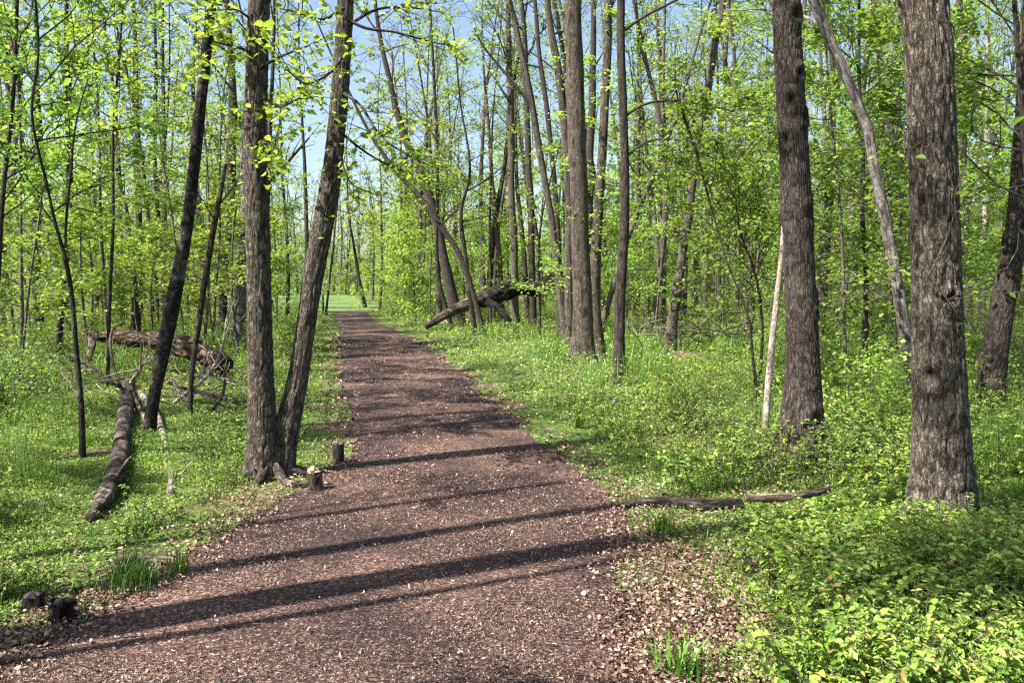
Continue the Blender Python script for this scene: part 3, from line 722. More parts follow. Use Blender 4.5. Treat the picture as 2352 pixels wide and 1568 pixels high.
# the twin tree left of the path: one foot, two stems
def twin():
    rs = np.random.RandomState(7)
    Yb = 6.55
    def line(pts, y1=0, y0=0):
        out = []
        for k, (u, v, wd) in enumerate(pts):
            Y = Yb + y0 + y1 * k / (len(pts) - 1)
            p = at(u, v, Y); out.append((*p, rpx(u, wd, Y)))
        return np.array(out)
    base = at(620, 1118, Yb); base[2] = float(ground_h(base[0], base[1]))
    root = empty('tree', base, "twin-stemmed tree with one flared rooty foot at the left edge of the path", 'tree')
    Lp = line([(608, 1150, 112), (608, 1118, 98), (608, 1080, 86), (605, 1030, 74), (603, 984, 66), (599, 884, 62), (597, 784, 60), (595, 650, 57), (591, 500, 57), (585, 350, 55), (589, 200, 52), (594, 50, 51), (594, 0, 50)])
    Rp = line([(634, 1150, 84), (636, 1110, 78), (642, 1060, 72), (650, 1010, 64), (661, 970, 56), (684, 884, 48), (698, 784, 44), (703, 750, 44), (716, 650, 48), (734, 550, 52), (750, 480, 50), (764, 400, 44), (773, 300, 42), (786, 150, 40), (795, 0, 36)], .15, .04)
    A = []
    for W, sd, nm in ((Lp, 1, 'trunk'), (Rp, 2, 'trunk')):
        F = extend(W, 13, rs)
        S = smooth_line(F, .03); mb = MB()
        nr = 5
        tube(mb, S[:, :3], S[:, 3], 200, .006, 70, 60 + sd, flare=lambda th, L: 1 + (.12 + .30 * np.maximum(0, np.cos(th * nr + sd))) * np.exp(-np.maximum(L - .12, 0) / .13))
        if sd == 1: root_toes(mb, rs, base + np.array([.02, 0, 0]), .17, 5, 7)
        mb.build('trunk', BM['tan'], root, base)
        cb = MB(); A.append(grow(cb, rs, S[:, :3], S[:, 3], 6, 8, 2.6, sub=5, twigs=3)); cb.build('branches', BM['dark'], root, base)
    # overhanging leafy branches seen against the upper middle of the photo
    over = [([(790, 40), (840, 70), (900, 70), (980, 95), (1060, 110)], 0), ([(800, 60), (860, 20), (930, 15), (1020, 30)], .3), ([(790, 215), (830, 240), (862, 300), (905, 340), (960, 370)], -.3), ([(778, 300), (830, 345), (880, 375), (950, 400)], .2),
            ([(592, 130), (560, 110), (520, 105), (470, 90)], -.3), ([(592, 160), (640, 130), (700, 110), (740, 90)], -.6), ([(590, 210), (640, 250), (680, 230), (740, 200)], -.5), ([(590, 60), (560, 20), (500, 10)], -.2), ([(790, 20), (740, 50), (690, 30), (640, 20)], -.6), ([(795, 120), (760, 170), (700, 200), (660, 160)], -.5),
            ([(590, 330), (610, 320), (640, 335)], -.4), ([(770, 330), (800, 420), (840, 440)], -.4)]
    for pts, dy in over:
        L = np.array([at(u, v, Yb + dy * k * .5) for k, (u, v) in enumerate(pts)])
        S = smooth_line(L, .06); lb = MB()
        tube(lb, S, np.linspace(.014, .004, len(S)), 6)
        for j in range(9):
            k = rs.randint(2, len(S) - 1)
            d = dirfrom(rs, S[k] - S[k - 1], rs.uniform(.4, 1.0), .02)
            B = branch(rs, S[k], d, rs.uniform(.2, .55), 6, .2, -.02)
            tube(lb, B, np.linspace(.004, .0015, 6), 4); A.append(np.repeat(B[2:], 4, 0))
        A.append(np.repeat(S[len(S) // 2:], 3, 0))
        lb.build('limb', BM['dark'], root, base)
    A = np.concatenate(A); lb = MB(); n = 2600
    leaves(lb, leaf_cloud(rs, A, n, .05), .065 * rs.uniform(.5, 1.2, n), rs, 6)
    lb.build('crown', LM['yellow'], root, base)
twin()

# ---------------------------------------------------------------- prototypes for the woods behind
def proto(seed, H, r, nl, ln, h0, nleaf, ls, cm, bark, name, lk=4, sub=5, twigs=3, elev=(.1, .9), lean=.04, hexp=1.0, flat=0., minr=.01, spread=.15, thin=0):
    rs = np.random.RandomState(seed)
    root = empty(name, (0, 0, 0), '', '')
    P = branch(rs, (0, 0, -.2), (rs.normal(0, lean), rs.normal(0, lean), 1), H, 12, .05, .06)
    S = smooth_line(np.concatenate([P, np.linspace(r, .015, 12)[:, None]], 1), .35)
    mb = MB(); tube(mb, S[:, :3], S[:, 3], 8); mb.build('trunk', BM[bark], root)
    cb = MB(); A = grow(cb, rs, S[:, :3], S[:, 3], h0, nl, ln, sub=sub, twigs=twigs, elev=elev, hexp=hexp, sides=4, minr=minr, flat=flat)
    cb.build('branches', BM['twig'], root)
    if thin: A = A[rs.uniform(0, 1, len(A)) < np.exp(-thin * A[:, 2] / H)]
    lb = MB(); leaves(lb, leaf_cloud(rs, A, nleaf, spread), ls * rs.uniform(.6, 1.2, nleaf), rs, lk); lb.build('crown', LM[cm], root)
    return root

rs = np.random.RandomState(5)
KEEP = [(150, 600, 0, 15.5), (930, 1330, 14, 31), (1380, 1760, 9, 17), (1380, 1640, 16, 21), (1700, 1960, 5, 9.5), (2000, 2300, 4, 9), (1150, 1500, 8, 17)]   # open floor round the fallen wood and the big trunks
def placed_ok(x, y, pad=.9):
    if y > 45:                       # keep the lawn and the line of sight to it open
        if y < 104 and np.interp(y, [46, 52, 70, 115], [-12, -15, -22, -32]) - .3 < x < np.interp(y, [46, 60, 80, 115], [-7.9, -10.4, -14.8, -24]) + .5: return False
    u = 1176 + FPX * x / y
    for u0, u1, ya, yb in KEEP:
        if u0 < u < u1 and ya < y < yb: return False
    return path_dist(np.array(x), np.array(y)) > pad

MARKS = [(90, "broad left-edge trunk"), (185, "forked sapling"), (320, "greyish straight trunk"), (430, "slanting dark trunk"), (600, "twin tree"), (760, "far end of the path"), (1010, "leaning trees"), (1180, "rotten fallen trunk"), (1335, "foremost straight trunk"), (1430, "lone slim trunk"),
         (1570, "tree with the rotten foot"), (1690, "crooked bush-like sapling"), (1835, "flared dark trunk"), (1990, "smooth leaning stem"), (2145, "thickest trunk"), (2300, "right-edge dark trunk")]
ORD = ["nearest", "second nearest", "third nearest", "fourth nearest", "fifth nearest", "sixth nearest", "seventh nearest", "eighth nearest", "ninth nearest", "tenth nearest", "eleventh nearest", "twelfth nearest", "farthest"]
def scatter(protos, spots, noun, cat, group, sc=(.8, 1.2)):
    count = {}
    for k, (x, y) in enumerate(sorted(spots, key=lambda p: p[1])):
        p = protos[rs.randint(len(protos))]
        s = rs.uniform(*sc); u = 1176 + FPX * x / y
        if callable(noun): lab, grp = noun(x, y)
        else:
            m = min(MARKS, key=lambda q: abs(q[0] - u)); sd_ = 'left' if u < m[0] else 'right'
            i_ = count.get((m[1], sd_), 0); count[(m[1], sd_)] = i_ + 1
            lab = f"{noun}, {ORD[min(i_, 12)]} one {sd_} of the {m[1]}" if m[0] != 760 else f"{noun}, {ORD[min(i_, 12)]} one {sd_} of the path's far end"
            grp = f"{group} {side(x, y)} of the path"
        c = copy_thing(p, (x, y, float(ground_h(x, y))), rs.uniform(0, 2 * math.pi), (s, s * rs.uniform(.9, 1.1)), lab, grp)
        c['category'] = cat
def fan(n, y0, y1, pad, seed, fov=.70, minsep=0., xr=None, power=1.0):
    r = np.random.RandomState(seed); out = []
    tries = 0
    while len(out) < n and tries < n * 60:
        tries += 1
        y = y0 + (y1 - y0) * r.uniform() ** power
        x = r.uniform(-1, 1) * (y * fov + 1)
        if xr and not (xr[0] <= x / y <= xr[1]): continue
        if not placed_ok(x, y, pad): continue
        if y > 22 and x < edges(46)[0] * y / 46 and r.uniform() < .38: continue
        if minsep and any((x - a) ** 2 + (y - b) ** 2 < minsep ** 2 for a, b in out): continue
        out.append((x, y))
    return out
def side(x, y):
    l, r = edges(min(y, 46)); return 'left' if x < (l + r) / 2 else 'right'

# understory saplings with layered spring leaves, 9 to 34 m
sap = [proto(20 + k, H, .022 + .004 * k, nl, ln, .7, int(nf * .95), .085, cm, 'twig', 'sapling', 4, 6, 4, (-.05, .5), .1, .9, .02, .004, .07)
       for k, (H, nl, ln, nf, cm) in enumerate([(4.2, 15, 1.6, 2600, 'green'), (5.5, 17, 1.9, 3200, 'green'), (3.2, 12, 1.3, 1900, 'yellow'), (6.8, 20, 2.0, 3800, 'green'), (7.5, 20, 2.2, 3600, 'yellow')])]
def lab_sap(x, y):
    s = side(x, y); d = 'nearer' if y < 18 else 'farther'
    return (f"slender leafy sapling of bright green leaves among the {d} undergrowth trees {s} of the path", f"{d} saplings {s} of the path")
spots = fan(26, 10.5, 18, 1.6, 31, .66, 1.0) + fan(80, 18, 36, 1.3, 32, .66, 1.1)
scatter(sap, spots, 'leafy sapling', 'sapling', 'leafy saplings', (.75, 1.2))

# tall trees of the middle distance
mid = [proto(40 + k, H, r_, 15, 3.0, h0, nf, .13, cm, bk, 'tree', 4, 5, 3, (.2, 1.0), .03, .9, 0, .008, .12, 2.2)
       for k, (H, r_, h0, nf, cm, bk) in enumerate([(17, .14, 5, 1100, 'yellow', 'tan'), (19, .17, 6, 900, 'green', 'brown'), (15, .10, 4, 750, 'yellow', 'brown'), (16, .12, 4.5, 850, 'green', 'tan'), (13, .07, 3, 750, 'green', 'brown')])]
def lab_mid(x, y):
    s = side(x, y)
    return (f"slim bare-stemmed tree standing in the crowd of trunks behind the traced front trees {s} of the path".replace(" traced", ""), f"middle-distance trees {s} of the path")
scatter(mid, fan(105, 24, 48, 2.2, 41, .68, 1.4), 'slim tree', 'tree', 'middle-distance trees', (.8, 1.15))

# far trees closing the view
far = [proto(60 + k, H, r_, 20, 3.6, h0, nf, .26, 'far' if k % 2 else 'yellow', bk, 'tree', 4, 5, 3, (.05, .9), .03, 1.0, 0, .014, .3, 3.4)
       for k, (H, r_, h0, nf, bk) in enumerate([(18, .15, 1.5, 1300, 'brown'), (20, .18, 3, 1300, 'tan'), (16, .12, 1.0, 1500, 'brown'), (14, .10, .8, 1500, 'tan'), (19, .14, 2.0, 1200, 'brown')])]
def lab_far(x, y):
    s = side(x, y)
    return (f"distant tree with thin trunk and hazy pale-green crown, far back in the woods {s} of the path", f"far trees {s} of the path")
scatter(far, fan(90, 46, 100, 2.5, 51, .68, 2.0), 'distant hazy tree', 'tree', 'far trees', (.8, 1.15))
scatter(far, [(-27 + k * 1.9 + rs.uniform(-.5, .5), 112 + rs.uniform(-8, 14)) for k in range(-6, 12)], lambda x, y: ("distant tree at the far edge of the lawn beyond the end of the path", "trees beyond the lawn"), 'tree', '', (.9, 1.2))

# bushy young trees far back, closing the view at eye level
low = [proto(110 + k, H, .05, 16, 2.0, .3, 1500, .2, cm, 'brown', 'tree', 4, 5, 2, (.0, .8), .05, 1.0, 0, .01, .2, .6) for k, (H, cm) in enumerate([(6, 'far'), (5, 'yellow'), (7.5, 'far')])]
scatter(low, fan(85, 36, 100, 1.6, 55, .68, 1.8), 'small bushy distant tree', 'tree', 'far bushy trees', (.8, 1.2))
bush = [((edges(min(y, 46))[1] - (y - 46) * .17 * (y > 46)) + x, y) for x, y in [(1.6, 33), (2.6, 35), (1.5, 37), (3.4, 39), (1.8, 41), (3.0, 43), (1.5, 45), (2.4, 47), (1.4, 50), (2.2, 53), (1.6, 57), (3.5, 60), (2.0, 65), (2.4, 72), (5, 50), (6, 58)]]
scatter(low, bush, 'leafy bush tree on the verge', 'tree', 'verge bush trees', (.35, .7))
scatter(low, [(-36 + k * 2.1, 103 + (k % 3) * 2.2) for k in range(16)], lambda x, y: ("pale green bush tree at the far edge of the lawn", "bush trees beyond the lawn"), 'tree', '', (.8, 1.3))
def far_woods():
    g = np.random.RandomState(12); tb, lb = MB(), MB()
    n = 260
    for k in range(n):
        x = g.uniform(-115, 115); y = g.uniform(112, 150); H = g.uniform(12, 20); r_ = g.uniform(.1, .25)
        B = branch(g, (x, y, -.2), (g.normal(0, .06), 0, 1), H, 6, .04, .02); tube(tb, B, np.linspace(r_, .04, 6), 5)
        for j in range(7):
            q = g.randint(2, 6); S = branch(g, B[q], dirfrom(g, B[q] - B[q - 1], .8, .2), g.uniform(1.5, 5), 4, .2, .05); tube(tb, S, np.linspace(r_ * .35, .02, 4), 3)
    m = 70000
    x = g.uniform(-120, 120, m); y = g.uniform(108, 152, m); z = 13 * g.uniform(0, 1, m) ** 2.1
    kk = fbm2(x * .25, y * .25 + z * .3, 15) > .42 - .25 * np.exp(-z / 2.5)
    C = np.stack([x, y, z], 1)[kk]
    leaves(lb, C, .5 * g.uniform(.5, 1.3, len(C)), g, 4, .7)
    o = tag(lb.build('far_woods', LM['far']), "far-off wood closing the view beyond the trees and the lawn", 'far woods', kind='stuff')
    tb.build('trunks', BM['brown'], o)['kind'] = 'stuff'
far_woods()

# shrubs
def shrub_proto(seed, h, n, ls, cm, spreadr):
    rs_ = np.random.RandomState(seed); root = empty('shrub', (0, 0, 0), '', '')
    cb = MB(); A = []
    for k in range(n):
        az = rs_.uniform(0, 6.28); d = (math.cos(az) * spreadr, math.sin(az) * spreadr, 1)
        B = branch(rs_, (rs_.normal(0, .12), rs_.normal(0, .12), -.03), d, h * rs_.uniform(.6, 1.1), 7, .2, -.02)
        tube(cb, B, np.linspace(.008, .002, 7), 4); A.append(B[2:])
        for j in range(5):
            q = rs_.randint(1, 6); S = branch(rs_, B[q], dirfrom(rs_, B[q] - B[q - 1], .8, .1), h * rs_.uniform(.2, .45), 5, .2, 0)
            tube(cb, S, np.linspace(.003, .001, 5), 3); A += [S[1:], (S[1:] + S[:-1]) / 2]
    cb.build('branches', BM['twig'], root)
    A = np.concatenate(A); m = n * 90
    lb = MB(); leaves(lb, leaf_cloud(rs_, A, m, .05), ls * rs_.uniform(.6, 1.2, m), rs_, 4); lb.build('foliage', LM[cm], root)
    return root
shr = [shrub_proto(70, 1.1, 22, .05, 'green', .7), shrub_proto(71, .8, 20, .045, 'ground', .9), shrub_proto(72, 1.5, 24, .055, 'green', .6), shrub_proto(73, 1.2, 18, .06, 'yellow', .7)]
def lab_shr(x, y):
    s = side(x, y); d = 'nearer' if y < 15 else 'farther'
    return (f"low leafy shrub in the {d} undergrowth {s} of the path", f"{d} shrubs {s} of the path")
scatter(shr, fan(26, 8.5, 15, 1.1, 81, .66, .8) + fan(130, 15, 45, .9, 82, .66, .9, None, .8), 'low leafy shrub', 'shrub', 'low shrubs', (.6, 1.1))
# remove the prototypes themselves
for p in sap + mid + far + low + shr:
    for c in list(p.children): bpy.data.objects.remove(c)
    bpy.data.objects.remove(p)

# trees that stand out of frame at the left and throw their shadows over the path
castp = [proto(90, 17, .17, 8, 2.4, 8.5, 500, .09, 'yellow', 'brown', 'tree', 4, 5, 3), proto(91, 14, .065, 7, 2, 7, 400, .09, 'yellow', 'brown', 'tree', 4, 5, 3), proto(92, 12, .10, 16, 2.2, 3.0, 9000, .09, 'green', 'brown', 'tree', 4, 5, 3), proto(93, 11, .09, 12, 2.2, 4.0, 2600, .09, 'green', 'brown', 'tree', 4, 5, 3)]
def shadow_line(u, v, back):
    p = gpos(u, v); return (p[0] - SX * back, p[1] - SY * back)
casts = [(0, shadow_line(900, 1322, 3.6), 1.0), (1, shadow_line(800, 1205, 4.6), 1.0), (1, shadow_line(800, 1272, 4.3), 1.4), (2, (-1.0 - SX * 5, 2.0 - SY * 5), .9), (2, (1.0 - SX * 5.5, 1.9 - SY * 5.5), .8), (0, shadow_line(900, 915, 10.5), 1.0), (1, shadow_line(900, 1012, 8.5), 1.5), (1, shadow_line(900, 962, 9.5), 1.2), (1, shadow_line(900, 1130, 6), .6), (1, shadow_line(900, 1345, 3.9), .8),
         (3, shadow_line(200, 1180, 8.0), 1.0), (3, shadow_line(-100, 1000, 6.0), 1.0), (3, shadow_line(1000, 930, 11.0), 1.0), (3, shadow_line(1000, 1060, 8.5), .8), (3, shadow_line(800, 860, 15), 1.1)]
casts = [c for c in casts if abs(c[1][0]) > max(c[1][1], 0) * .66 + .3]
for k, (x, y), s in casts:
    c = copy_thing(castp[k], (x, y, 0), rs.uniform(0, 6), (s, s), "tree outside the left edge of the photo whose shadow falls across the path", "trees casting shadows from the left"); c['category'] = 'tree'
for p in castp:
    for c in list(p.children): bpy.data.objects.remove(c)
    bpy.data.objects.remove(p)

# ---------------------------------------------------------------- fallen wood
LOGPTS = []
def logdist(x, y):
    L = np.array(LOGPTS); x = np.asarray(x); y = np.asarray(y); d = np.full(x.shape, 9.0)
    for a, b in L: d = np.minimum(d, np.hypot(x - a, np.where(y < b, (y - b) * .3, y - b)))
    return d
def wood(name, label, cat, pts, mat, lift=None, sides=16, ridge=.006, rk=30, Y=None, twigs=0, seed=1, squash=1.0, part=None, endmat=None):
    """pts = (u, v, width[, depth]); points without a depth lie on the ground"""
    rs_ = np.random.RandomState(seed)
    W = []
    for p in pts:
        u, v, wd = p[:3]
        if len(p) > 3: q = at(u, v, p[3]); d = p[3]
        else:
            q = gpos(u, v + wd * .35); d = q[1]; q[2] = float(ground_h(q[0], q[1])) + wd / 2 / FPX * d * .8
        W.append((*q, rpx(p[0], wd, d)))
    W = np.array(W); S = smooth_line(W, max(.02, W[:, 3].min() * .5)); W0 = smooth_line(W, .18)
    LOGPTS.extend([tuple(q[:2]) for q in W0 if q[2] < .6 and q[1] < 22])
    mb = MB(); tube(mb, S[:, :3], S[:, 3], sides, ridge, rk, seed, cap=True, squash=squash)
    for j in range(twigs):
        k = rs_.randint(len(S) // 5, len(S) - 1)
        B = branch(rs_, S[k, :3], dirfrom(rs_, S[k, :3] - S[k - 1, :3], rs_.uniform(.4, 1.1), .2), rs_.uniform(.15, .6), 6, .2, 0)
        tube(mb, B, np.linspace(S[k, 3] * .4, .002, 6), 4)
    o = mb.build(name, mat); o.location = W[0, :3]
    me = o.data
    co = np.empty(len(me.vertices) * 3, np.float32); me.vertices.foreach_get("co", co); co = co.reshape(-1, 3) - W[0, :3].astype(np.float32); me.vertices.foreach_set("co", co.ravel()); me.update()
    return tag(o, label, cat)

ft_pts = [(978, 750, 14, 26.3), (1010, 730, 20, 26.6), (1045, 710, 25, 26.8), (1080, 697, 30, 27), (1105, 692, 34, 27.2), (1125, 682, 38, 27.4), (1150, 673, 42, 27.6), (1178, 660, 40, 27.8), (1200, 662, 34, 28), (1225, 668, 30, 28.2), (1245, 660, 34, 28.4), (1268, 645, 40, 28.6), (1290, 632, 36, 28.8)]
b0 = at(1150, 735, 27); root = empty('fallen_trunk', (b0[0], b0[1], 0), "long arching fallen trunk right of the path, black and rotten in the middle", 'fallen trunk')
for nm, a_, b_, mt, rdg in (('bare_wood', 0, 4, 'log', .02), ('rotten_wood', 3, 13, 'rotten', .09)):
    W = np.array([(*at(u, v, Y), rpx(u, wd, Y)) for u, v, wd, Y in ft_pts[a_:b_]]); S = smooth_line(W, .06)
    mb = MB(); tube(mb, S[:, :3], S[:, 3], 26, rdg, 9 if nm == 'rotten_wood' else 14, 3, cap=True); mb.build(nm, BM[mt], root, (b0[0], b0[1], 0))
wood('rotten_limb', "black rotten broken limb hanging under the middle of the arching fallen trunk", 'limb',
     [(1120, 692, 20, 27), (1140, 705, 18, 26.8), (1158, 722, 16, 26.6), (1172, 736, 14, 26.4)], BM['rotten'], ridge=.04, rk=9, seed=4, twigs=4)
wood('log', "pale log on the right verge under the arching fallen trunk's left end", 'log', [(985, 742, 13), (1040, 745, 12), (1075, 742, 10)], BM['pale'], seed=5)
wood('log', "grey-brown log with a branch stub, lying right of the lone slim trunk", 'log',
     [(1438, 820, 18), (1480, 822, 22), (1540, 823, 25), (1590, 826, 28), (1640, 832, 22), (1690, 832, 13)], BM['log'], ridge=.012, rk=14, seed=6, twigs=1)
wood('log', "long thin log far back behind the tree with the rotten foot", 'log', [(1385, 760, 12), (1450, 762, 16), (1520, 764, 16), (1600, 768, 14), (1700, 772, 16), (1795, 772, 22)], BM['log'], ridge=.012, rk=12, seed=7)
wood('log', "dark log half buried in undergrowth beside the brown leaves, in front of flared dark trunk", 'log',
     [(1432, 1160, 20), (1480, 1155, 28), (1540, 1154, 26), (1590, 1160, 30), (1650, 1163, 34), (1700, 1158, 26)], BM['dark'], ridge=.012, rk=20, seed=8)
wood('log', "second dark log, right of and touching the end of the half-buried one", 'log', [(1712, 1150, 22), (1760, 1148, 26), (1830, 1146, 24), (1900, 1130, 16)], BM['log'], ridge=.01, rk=20, seed=9)
wood('log', "dark mossy log lying between the brown-grey trunk and the thickest trunk", 'log', [(1925, 860, 12), (1975, 842, 20), (2020, 828, 22), (2070, 815, 22), (2110, 806, 18)], BM['dark'], ridge=.01, rk=14, seed=10)
wood('stick', "pale diagonal stick leaning over the undergrowth left of the thickest trunk's foot", 'stick', [(1925, 1175, 7, 5.9), (1990, 1150, 8, 6.0), (2060, 1120, 9, 6.1)], BM['pale'], ridge=.001, seed=11, sides=8)
wood('stick', "dark bent stick poking out of the plants in the right verge", 'stick', [(1448, 930, 6, 11.3), (1458, 912, 8, 11.4), (1475, 900, 9, 11.5)], BM['dark'], ridge=.002, seed=12, sides=8)
wood('wood_piece', "pale pinkish broken piece of wood standing below the dark bent stick", 'wood', [(1452, 965, 12, 10.4), (1446, 950, 14, 10.5), (1440, 936, 8, 10.6)], BM['pale'], ridge=.004, seed=13, sides=8)
# left side pile
wood('fallen_trunk', "rotten hollow fallen trunk lying raised behind the slanting rough-barked trunk", 'fallen trunk',
     [(215, 775, 22, 14.6), (250, 772, 32, 14.4), (300, 776, 40, 14.2), (350, 782, 46, 14), (400, 788, 50, 13.8), (440, 800, 54, 13.6), (475, 815, 58, 13.4), (505, 830, 54, 13.2), (522, 840, 44, 13.1)], BM['decayed'], ridge=.05, rk=10, sides=28, seed=14)
wood('limb', "thick pale bent limb coming down from the left end of the rotten hollow trunk", 'limb', [(205, 765, 20, 14), (214, 785, 20, 13.9), (206, 815, 17, 13.7), (196, 845, 13, 13.5), (192, 870, 8, 13.4)], BM['log'], ridge=.006, seed=15)
wood('stump', "dark broken snag with a forked top standing behind the rotten hollow trunk", 'stump', [(312, 765, 30, 15.5), (313, 740, 26, 15.5), (312, 712, 22, 15.5), (308, 695, 14, 15.5), (305, 682, 8, 15.5)], BM['dark'], ridge=.02, rk=12, seed=16, twigs=3)
wood('log', "long ringed-bark log lying lengthwise in the left ground cover", 'log',
     [(297, 880, 30), (291, 930, 34), (285, 985, 38), (280, 1040, 42), (272, 1090, 48), (255, 1130, 50), (235, 1165, 44), (210, 1195, 34)], BM['ringed'], ridge=.012, rk=16, sides=28, seed=17, twigs=4)
wood('limb', "pale peeling bent limb lying right of the long ringed-bark log", 'limb',
     [(325, 905, 16, 10.6), (345, 930, 18, 9.8), (365, 965, 19, 9.0), (378, 1010, 17, 7.9), (385, 1060, 17, 7.0), (398, 1105, 24, 6.35), (390, 1140, 18, 5.9)], BM['pale'], ridge=.004, seed=18, twigs=2)
wood('limb', "grey thinner limb lying between the ringed-bark log and the pale peeling limb", 'limb', [(300, 900, 12, 10.8), (325, 945, 13, 9.6), (345, 990, 13, 8.5), (372, 1045, 14, 7.3)], BM['log'], ridge=.003, seed=19, twigs=3)
wood('branch', "thin dead branch standing crooked at the left of the fallen pile, knobbly and grey", 'branch', [(285, 905, 10, 10.3), (268, 870, 10, 10.3), (258, 830, 9, 10.4), (252, 790, 8, 10.5), (255, 760, 7, 10.6), (270, 745, 5, 10.7), (290, 745, 4, 10.7)], BM['log'], ridge=.003, seed=20, sides=10, twigs=6)
wood('branch', "long pale dead branch reaching up right across the end of the rotten hollow trunk", 'branch', [(400, 925, 10, 10.5), (440, 895, 10, 10.5), (480, 860, 10, 10.6), (500, 830, 9, 10.7), (516, 780, 8, 10.8), (521, 725, 6, 10.9), (540, 690, 4, 10.9)], BM['pale'], ridge=.002, seed=21, sides=8, twigs=5)
wood('branch', "straight brown branch lying from the fallen pile towards the twin tree's foot", 'branch', [(388, 878, 9, 10.8), (430, 895, 10, 10.6), (480, 905, 10, 10.4), (530, 920, 10, 10.2), (575, 932, 10, 10.0)], BM['dark'], ridge=.002, seed=22, sides=8, twigs=2)
wood('branch', "dark curved branch arching down from the rotten hollow trunk's open end", 'branch', [(515, 850, 6, 10.7), (518, 880, 7, 10.5), (512, 905, 8, 10.3), (490, 940, 9, 10.1), (460, 965, 10, 9.9), (425, 990, 12, 9.7)], BM['dark'], ridge=.002, seed=23, sides=8, twigs=4)
wood('branch', "dark branch reaching left from the fallen pile across the forked sapling", 'branch', [(300, 900, 9, 10.5), (268, 885, 10, 10.6), (235, 865, 9, 10.7), (215, 842, 9, 10.8), (185, 832, 8, 10.9), (150, 824, 6, 11.0)], BM['dark'], ridge=.002, seed=24, sides=8, twigs=5)
wood('branch', "fan of pale split branches rising out of the middle of the fallen pile", 'branch', [(300, 880, 9, 10.4), (318, 850, 8, 10.4), (335, 830, 6, 10.4), (350, 810, 4, 10.4)], BM['pale'], ridge=.002, seed=25, sides=8, twigs=9)
wood('stick', "thin pale straight stick lying on the yellow-green plants at the left edge", 'stick', [(30, 1251, 4), (90, 1242, 5), (150, 1243, 5), (200, 1247, 4)], BM['pale'], ridge=0, seed=26, sides=6)
wood('log', "short dark log lying between the twin tree's foot and the pale-topped stump", 'log', [(655, 1108, 16), (680, 1112, 20), (712, 1113, 18)], BM['log'], ridge=.006, seed=27)
wood('log', "short flat weathered log behind the dark grass tuft beside the path", 'log', [(262, 1290, 20), (300, 1283, 32), (350, 1281, 34), (400, 1284, 32), (416, 1292, 20)], BM['log'], ridge=.01, rk=20, seed=28, squash=.6)

def brush(label, u, v, Y, wd, ht, n, seed):
    g = np.random.RandomState(seed); c = at(u, v, Y); c[2] = 0; mb = MB()
    for k in range(n):
        p = c + [g.uniform(-wd, wd), g.uniform(-.8, .8), g.uniform(.0, ht * .5)]
        d = np.array([g.normal(0, 1), g.normal(0, .5), g.uniform(-.1, .7)]); ln = g.uniform(.5, 1.6)
        B = branch(g, p, d, ln, 7, .18, 0); tube(mb, B, np.linspace(g.uniform(.006, .018), .003, 7), 4)
        for q in range(2):
            m = g.randint(1, 6); S = branch(g, B[m], dirfrom(g, B[m] - B[m - 1], .8, .1), ln * .4, 5, .2, 0); tube(mb, S, np.linspace(.006, .002, 5), 3)
    o = mb.build('brush_pile', BM['pale_twig'], None, c); o.location = [float(t) for t in c]; tag(o, label, 'brush pile')
brush("tangle of pale dead twigs on the ground right of the tree with the rotten foot", 1640, 760, 18.5, 1.9, 1.3, 70, 1)
brush("knot of pale split dead branches in the middle of the fallen pile at left", 385, 900, 10.6, .75, .9, 26, 4)
brush("low tangle of pale dead twigs at the left edge beyond the forked sapling", 60, 900, 11.6, .8, .5, 34, 2)
brush("twig tangle on the ground between the thickest trunk and right-edge dark trunk", 2330, 800, 14, 1.2, 1.0, 36, 3)

def stump(name, label, u, v, wpx, hpx, bark, lean=0., cut=True, seed=0, ridge=.006, face='cut'):
    b = gpos(u, v); Y = b[1]; r = wpx / 2 / FPX * Y; h = hpx / FPX * Y
    gz = float(ground_h(b[0], b[1])); b[2] = gz
    root = empty(name, b, label, 'stump')
    k = 24
    P = np.array([b + np.array([lean * h * t, 0, -.05 + (h + .05 - r * .2) * t]) for t in np.linspace(0, 1, k)])
    mb = MB(); tube(mb, P, r * (1 + .08 * np.exp(-np.linspace(0, 1, k) * 5)), 40, ridge, 40, seed); mb.build('trunk', BM[bark], root, b)
    if cut:
        tb = MB(); ang = np.arange(40) * 2 * math.pi / 40; rings = []
        top = P[-1]
        for q, rr in enumerate((1.0, .96, .7, .4, .05)):
            zz = (.006 if q else -.004) + r * (.45 if lean else .1) * np.cos(ang - 2.2) + r * .12 * np.sin(ang * 3 + seed) + r * .08 * np.sin(ang * 7)
            rings.append(np.stack([top[0] + np.cos(ang) * r * rr, top[1] + np.sin(ang) * r * rr, top[2] + zz * (1 if q else 1) + np.zeros(40)], 1))
        V = np.concatenate(rings); idx = np.arange(200).reshape(5, 40); a_ = idx[:-1]; b_ = idx[1:]
        q = np.stack([a_, np.roll(a_, -1, 1), np.roll(b_, -1, 1), b_], -1).reshape(-1, 4)
        tb.add(V, q, None, V * 1.0); tb.build('cut_face', BM[face], root, b)
    else:
        tb = MB(); tp = P[-1] - np.array([0, 0, .006]); tube(tb, [tp, tp + [0, 0, h * .08], tp + [0, 0, h * .16], tp + [0, 0, h * .19]], [r * .99, r * .86, r * .5, r * .02], 40, ridge, 40, seed + 5); tb.build('broken_top', BM[bark], root, b)
stump('stump', "upright brown post-like stump at the path's left edge beside the twin tree", 777, 1064, 27, 50, 'dark', 0, True, 1, .004, 'log')
stump('stump', "short weathered stump with pale slanted top, in front of the post-like stump", 728, 1126, 32, 48, 'tan', -.12, True, 2, .008)
stump('stump', "small round dark stump at the far lower left, left one of two beside the path", 82, 1402, 46, 44, 'dark', -.1, False, 3, .012)
